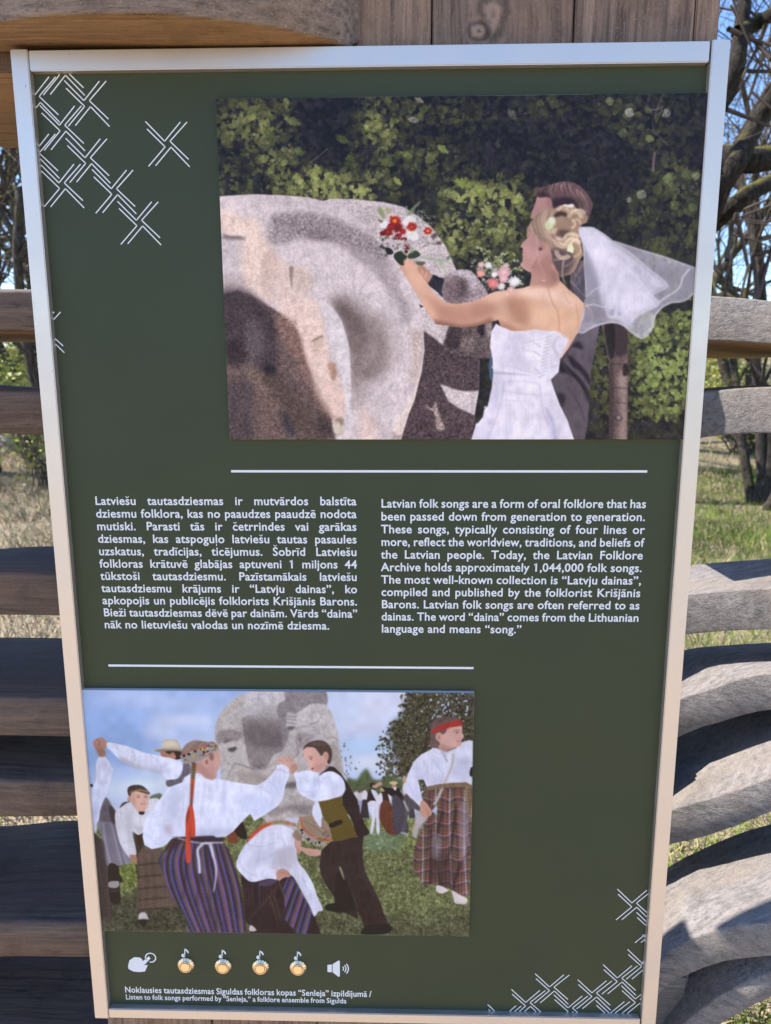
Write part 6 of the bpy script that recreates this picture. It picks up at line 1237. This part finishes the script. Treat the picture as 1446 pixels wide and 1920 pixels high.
# near old tree with crossing limbs, four metres behind the fence
ot = empty('old_tree', (1.55, 4.2, 0)); tag(ot, 'old dark mossy tree with thick crossing limbs beside the upper right of the sign', 'tree')
YO = 4.2
def limb(T_, pts, r0, r1, dy=0., seg=9): T_.tube([at_y(px, py, YO+dy+.12*math.sin(i*1.7)) for i, (px, py) in enumerate(pts)], r0, r1, seg)
T_ = TubeSet(); bx_, bz_ = at_y(1250, 420, YO)[0], at_y(1250, 420, YO)[2]
T_.tube([(1.55, YO, -.1), (1.5, YO, .6), (bx_, YO, bz_)], .24, .17, 12)
limb(T_, [(1240,430),(1330,410),(1352,350),(1378,310),(1402,262),(1432,210),(1475,150),(1530,60)], .085, .05)
limb(T_, [(1240,430),(1320,240),(1366,170),(1382,120),(1390,60),(1400,-40),(1410,-160)], .075, .035, -.1)
limb(T_, [(1250,420),(1330,288),(1370,297),(1410,302),(1450,296),(1520,280)], .10, .085, .5)
limb(T_, [(1240,500),(1330,425),(1365,395),(1400,366),(1446,342),(1520,318)], .075, .05, .2)
limb(T_, [(1384,62),(1420,44),(1446,28),(1500,-5)], .05, .04, -.1)
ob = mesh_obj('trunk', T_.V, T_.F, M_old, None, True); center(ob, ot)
C_ = TubeSet(); ro = random.Random(9)
for p in ([(1366,54),(1400,72),(1446,84),(1500,92)],[(1372,128),(1410,134),(1446,134),(1500,130)],[(1436,46),(1420,90),(1404,120),(1392,146)],[(1446,470),(1412,480),(1420,540),(1416,600)],[(1363,488),(1372,430),(1380,400)],[(1380,400),(1392,450),(1402,500),(1388,560)],[(1362,205),(1400,220),(1440,236)],[(1446,110),(1400,60),(1370,10)],[(1420,560),(1446,470),(1460,420)]):
    limb(C_, p, .017, .008, -.2, 5)
tips = []
for i in range(14):
    px, py = ro.uniform(1330, 1500), ro.uniform(-60, 560); q = at_y(px, py, YO+ro.uniform(-.3, 1.5)); a = ro.uniform(0, 6.28)
    grow(ro, C_, C_, q, (math.cos(a), ro.uniform(-.4, .4), math.sin(a)), ro.uniform(.4, .9), .009, 2, 4, tips)
for i in range(26):
    px, py = ro.uniform(-60, 60), ro.uniform(220, 540); q = at_y(px, py, 5+ro.uniform(-.5, 1.5)); a = ro.uniform(0, 6.28)
ob = mesh_obj('crown', C_.V, C_.F, M_twig, None, True); center(ob, ot)
# ------------------------------------------------------------------ undergrowth, grass, fallen leaves
def blades(name, n, area, h, wd, mat, seed, dens=None):
    rg = np.random.default_rng(seed); x = rg.uniform(area[0], area[1], n); y = area[2]+(area[3]-area[2])*rg.random(n)**1.6
    z = gz(x, y); a = rg.uniform(0, 6.283, n); hh = h*rg.uniform(.4, 1.2, n)*(1+.25*y*.2); ww = wd*(1+y*.12); lx = rg.normal(0, .5, n)*hh; ly = rg.normal(0, .5, n)*hh
    p0 = np.stack([x-ww*np.cos(a), y-ww*np.sin(a), z-.01], 1); p1 = np.stack([x+ww*np.cos(a), y+ww*np.sin(a), z-.01], 1); p2 = np.stack([x+lx, y+ly, z+hh], 1)
    V_ = np.stack([p0, p1, p2], 1).reshape(-1, 3); me = bpy.data.meshes.new(name); me.vertices.add(3*n); me.vertices.foreach_set('co', V_.ravel()); me.loops.add(3*n); me.loops.foreach_set('vertex_index', np.arange(3*n))
    me.polygons.add(n); me.polygons.foreach_set('loop_start', np.arange(n)*3); me.materials.append(mat); me.update(calc_edges=True); me.validate()
    o = bpy.data.objects.new(name, me); COL.objects.link(o); return tag(o, kind='stuff')
def grassmat(name, a, b):
    k = NT(name, .7); v = k.coord((1, 1, 1), False); k.col(k.mix(k.mix(a, b, k.noise(v, 9, 4, .7)), tuple(x*.45 for x in a), k.ramp(k.noise(v, 1.1, 4, .65), [(.42, (0, 0, 0)), (.62, (.9, .9, .9))]))); return k.m  # dark patches put leaf litter and branch shadows into the blade colour
blades('grass', 110000, (.2, 9, .5, 10), .07, .003, grassmat('green grass', (.08, .14, .015), (.22, .28, .035)), 1)
blades('dry_grass', 24000, (.2, 11, .6, 12), .07, .0035, grassmat('straw', (.34, .27, .13), (.55, .44, .25)), 2)
blades('dry_grass', 90000, (-11, -.3, .6, 12), .08, .004, grassmat('straw pale', (.30, .24, .15), (.54, .44, .30)), 3)
blades('grass', 34000, (-9, -.3, .5, 10), .07, .003, grassmat('spring grass', (.07, .12, .015), (.20, .27, .03)), 4)
# low bushes with fresh yellow-green leaves
def bush(x, y, rx, h, seed, label):
    rg = random.Random(seed); T_ = TubeSet(); V_, F_ = [], []
    for i in range(26):
        a = rg.uniform(0, 6.28); L = h*rg.uniform(.6, 1.1); p = [np.array((rg.gauss(0, .1), rg.gauss(0, .1), 0.))]
        d = np.array((math.cos(a)*.5*rx/h, math.sin(a)*.5*rx/h, 1.))
        for j in range(5): d = d+np.array([rg.gauss(0, .15) for _ in range(3)]); d /= np.linalg.norm(d); p.append(p[-1]+d*L/5)
        T_.tube(p, .012, .003, 3)
        for j in range(46):
            q = p[rg.randrange(2, 6)]+np.array([rg.gauss(0, rx*.16) for _ in range(3)]); n0 = len(V_); s2 = rg.uniform(.03, .07); b = rg.uniform(0, 6.28)
            u = np.array((math.cos(b), math.sin(b), rg.uniform(-.4, .6)))*s2; w_ = np.array((rg.uniform(-1, 1), rg.uniform(-1, 1), 1))*s2*.6
            V_ += [tuple(q-u*.5), tuple(q+w_*.5), tuple(q+u), tuple(q-w_*.5)]; F_.append((n0, n0+1, n0+2, n0+3))
    r = empty('bush', (x, y, float(gz(x, y)))); mesh_obj('stems', T_.V, T_.F, M_twig, r); l2 = mesh_obj('foliage', V_, F_, M_bud, r); l2['kind'] = 'stuff'
    return tag(r, label, 'bush', 'budding bushes behind the fence')
for i in range(34):
    sgn = 1 if i % 2 else -1; y = 9+i*.75; bush(sgn*y*rt.uniform(.40, .68)+(0 if sgn > 0 else .05*y), y, rt.uniform(1., 1.9), rt.uniform(1.3, 2.4), 200+i, '%s of the budding yellow green bushes on the %s' % ((ORD+['fifteenth nearest', 'sixteenth nearest', 'farthest'])[i//2], 'right slope' if sgn > 0 else 'left slope'))
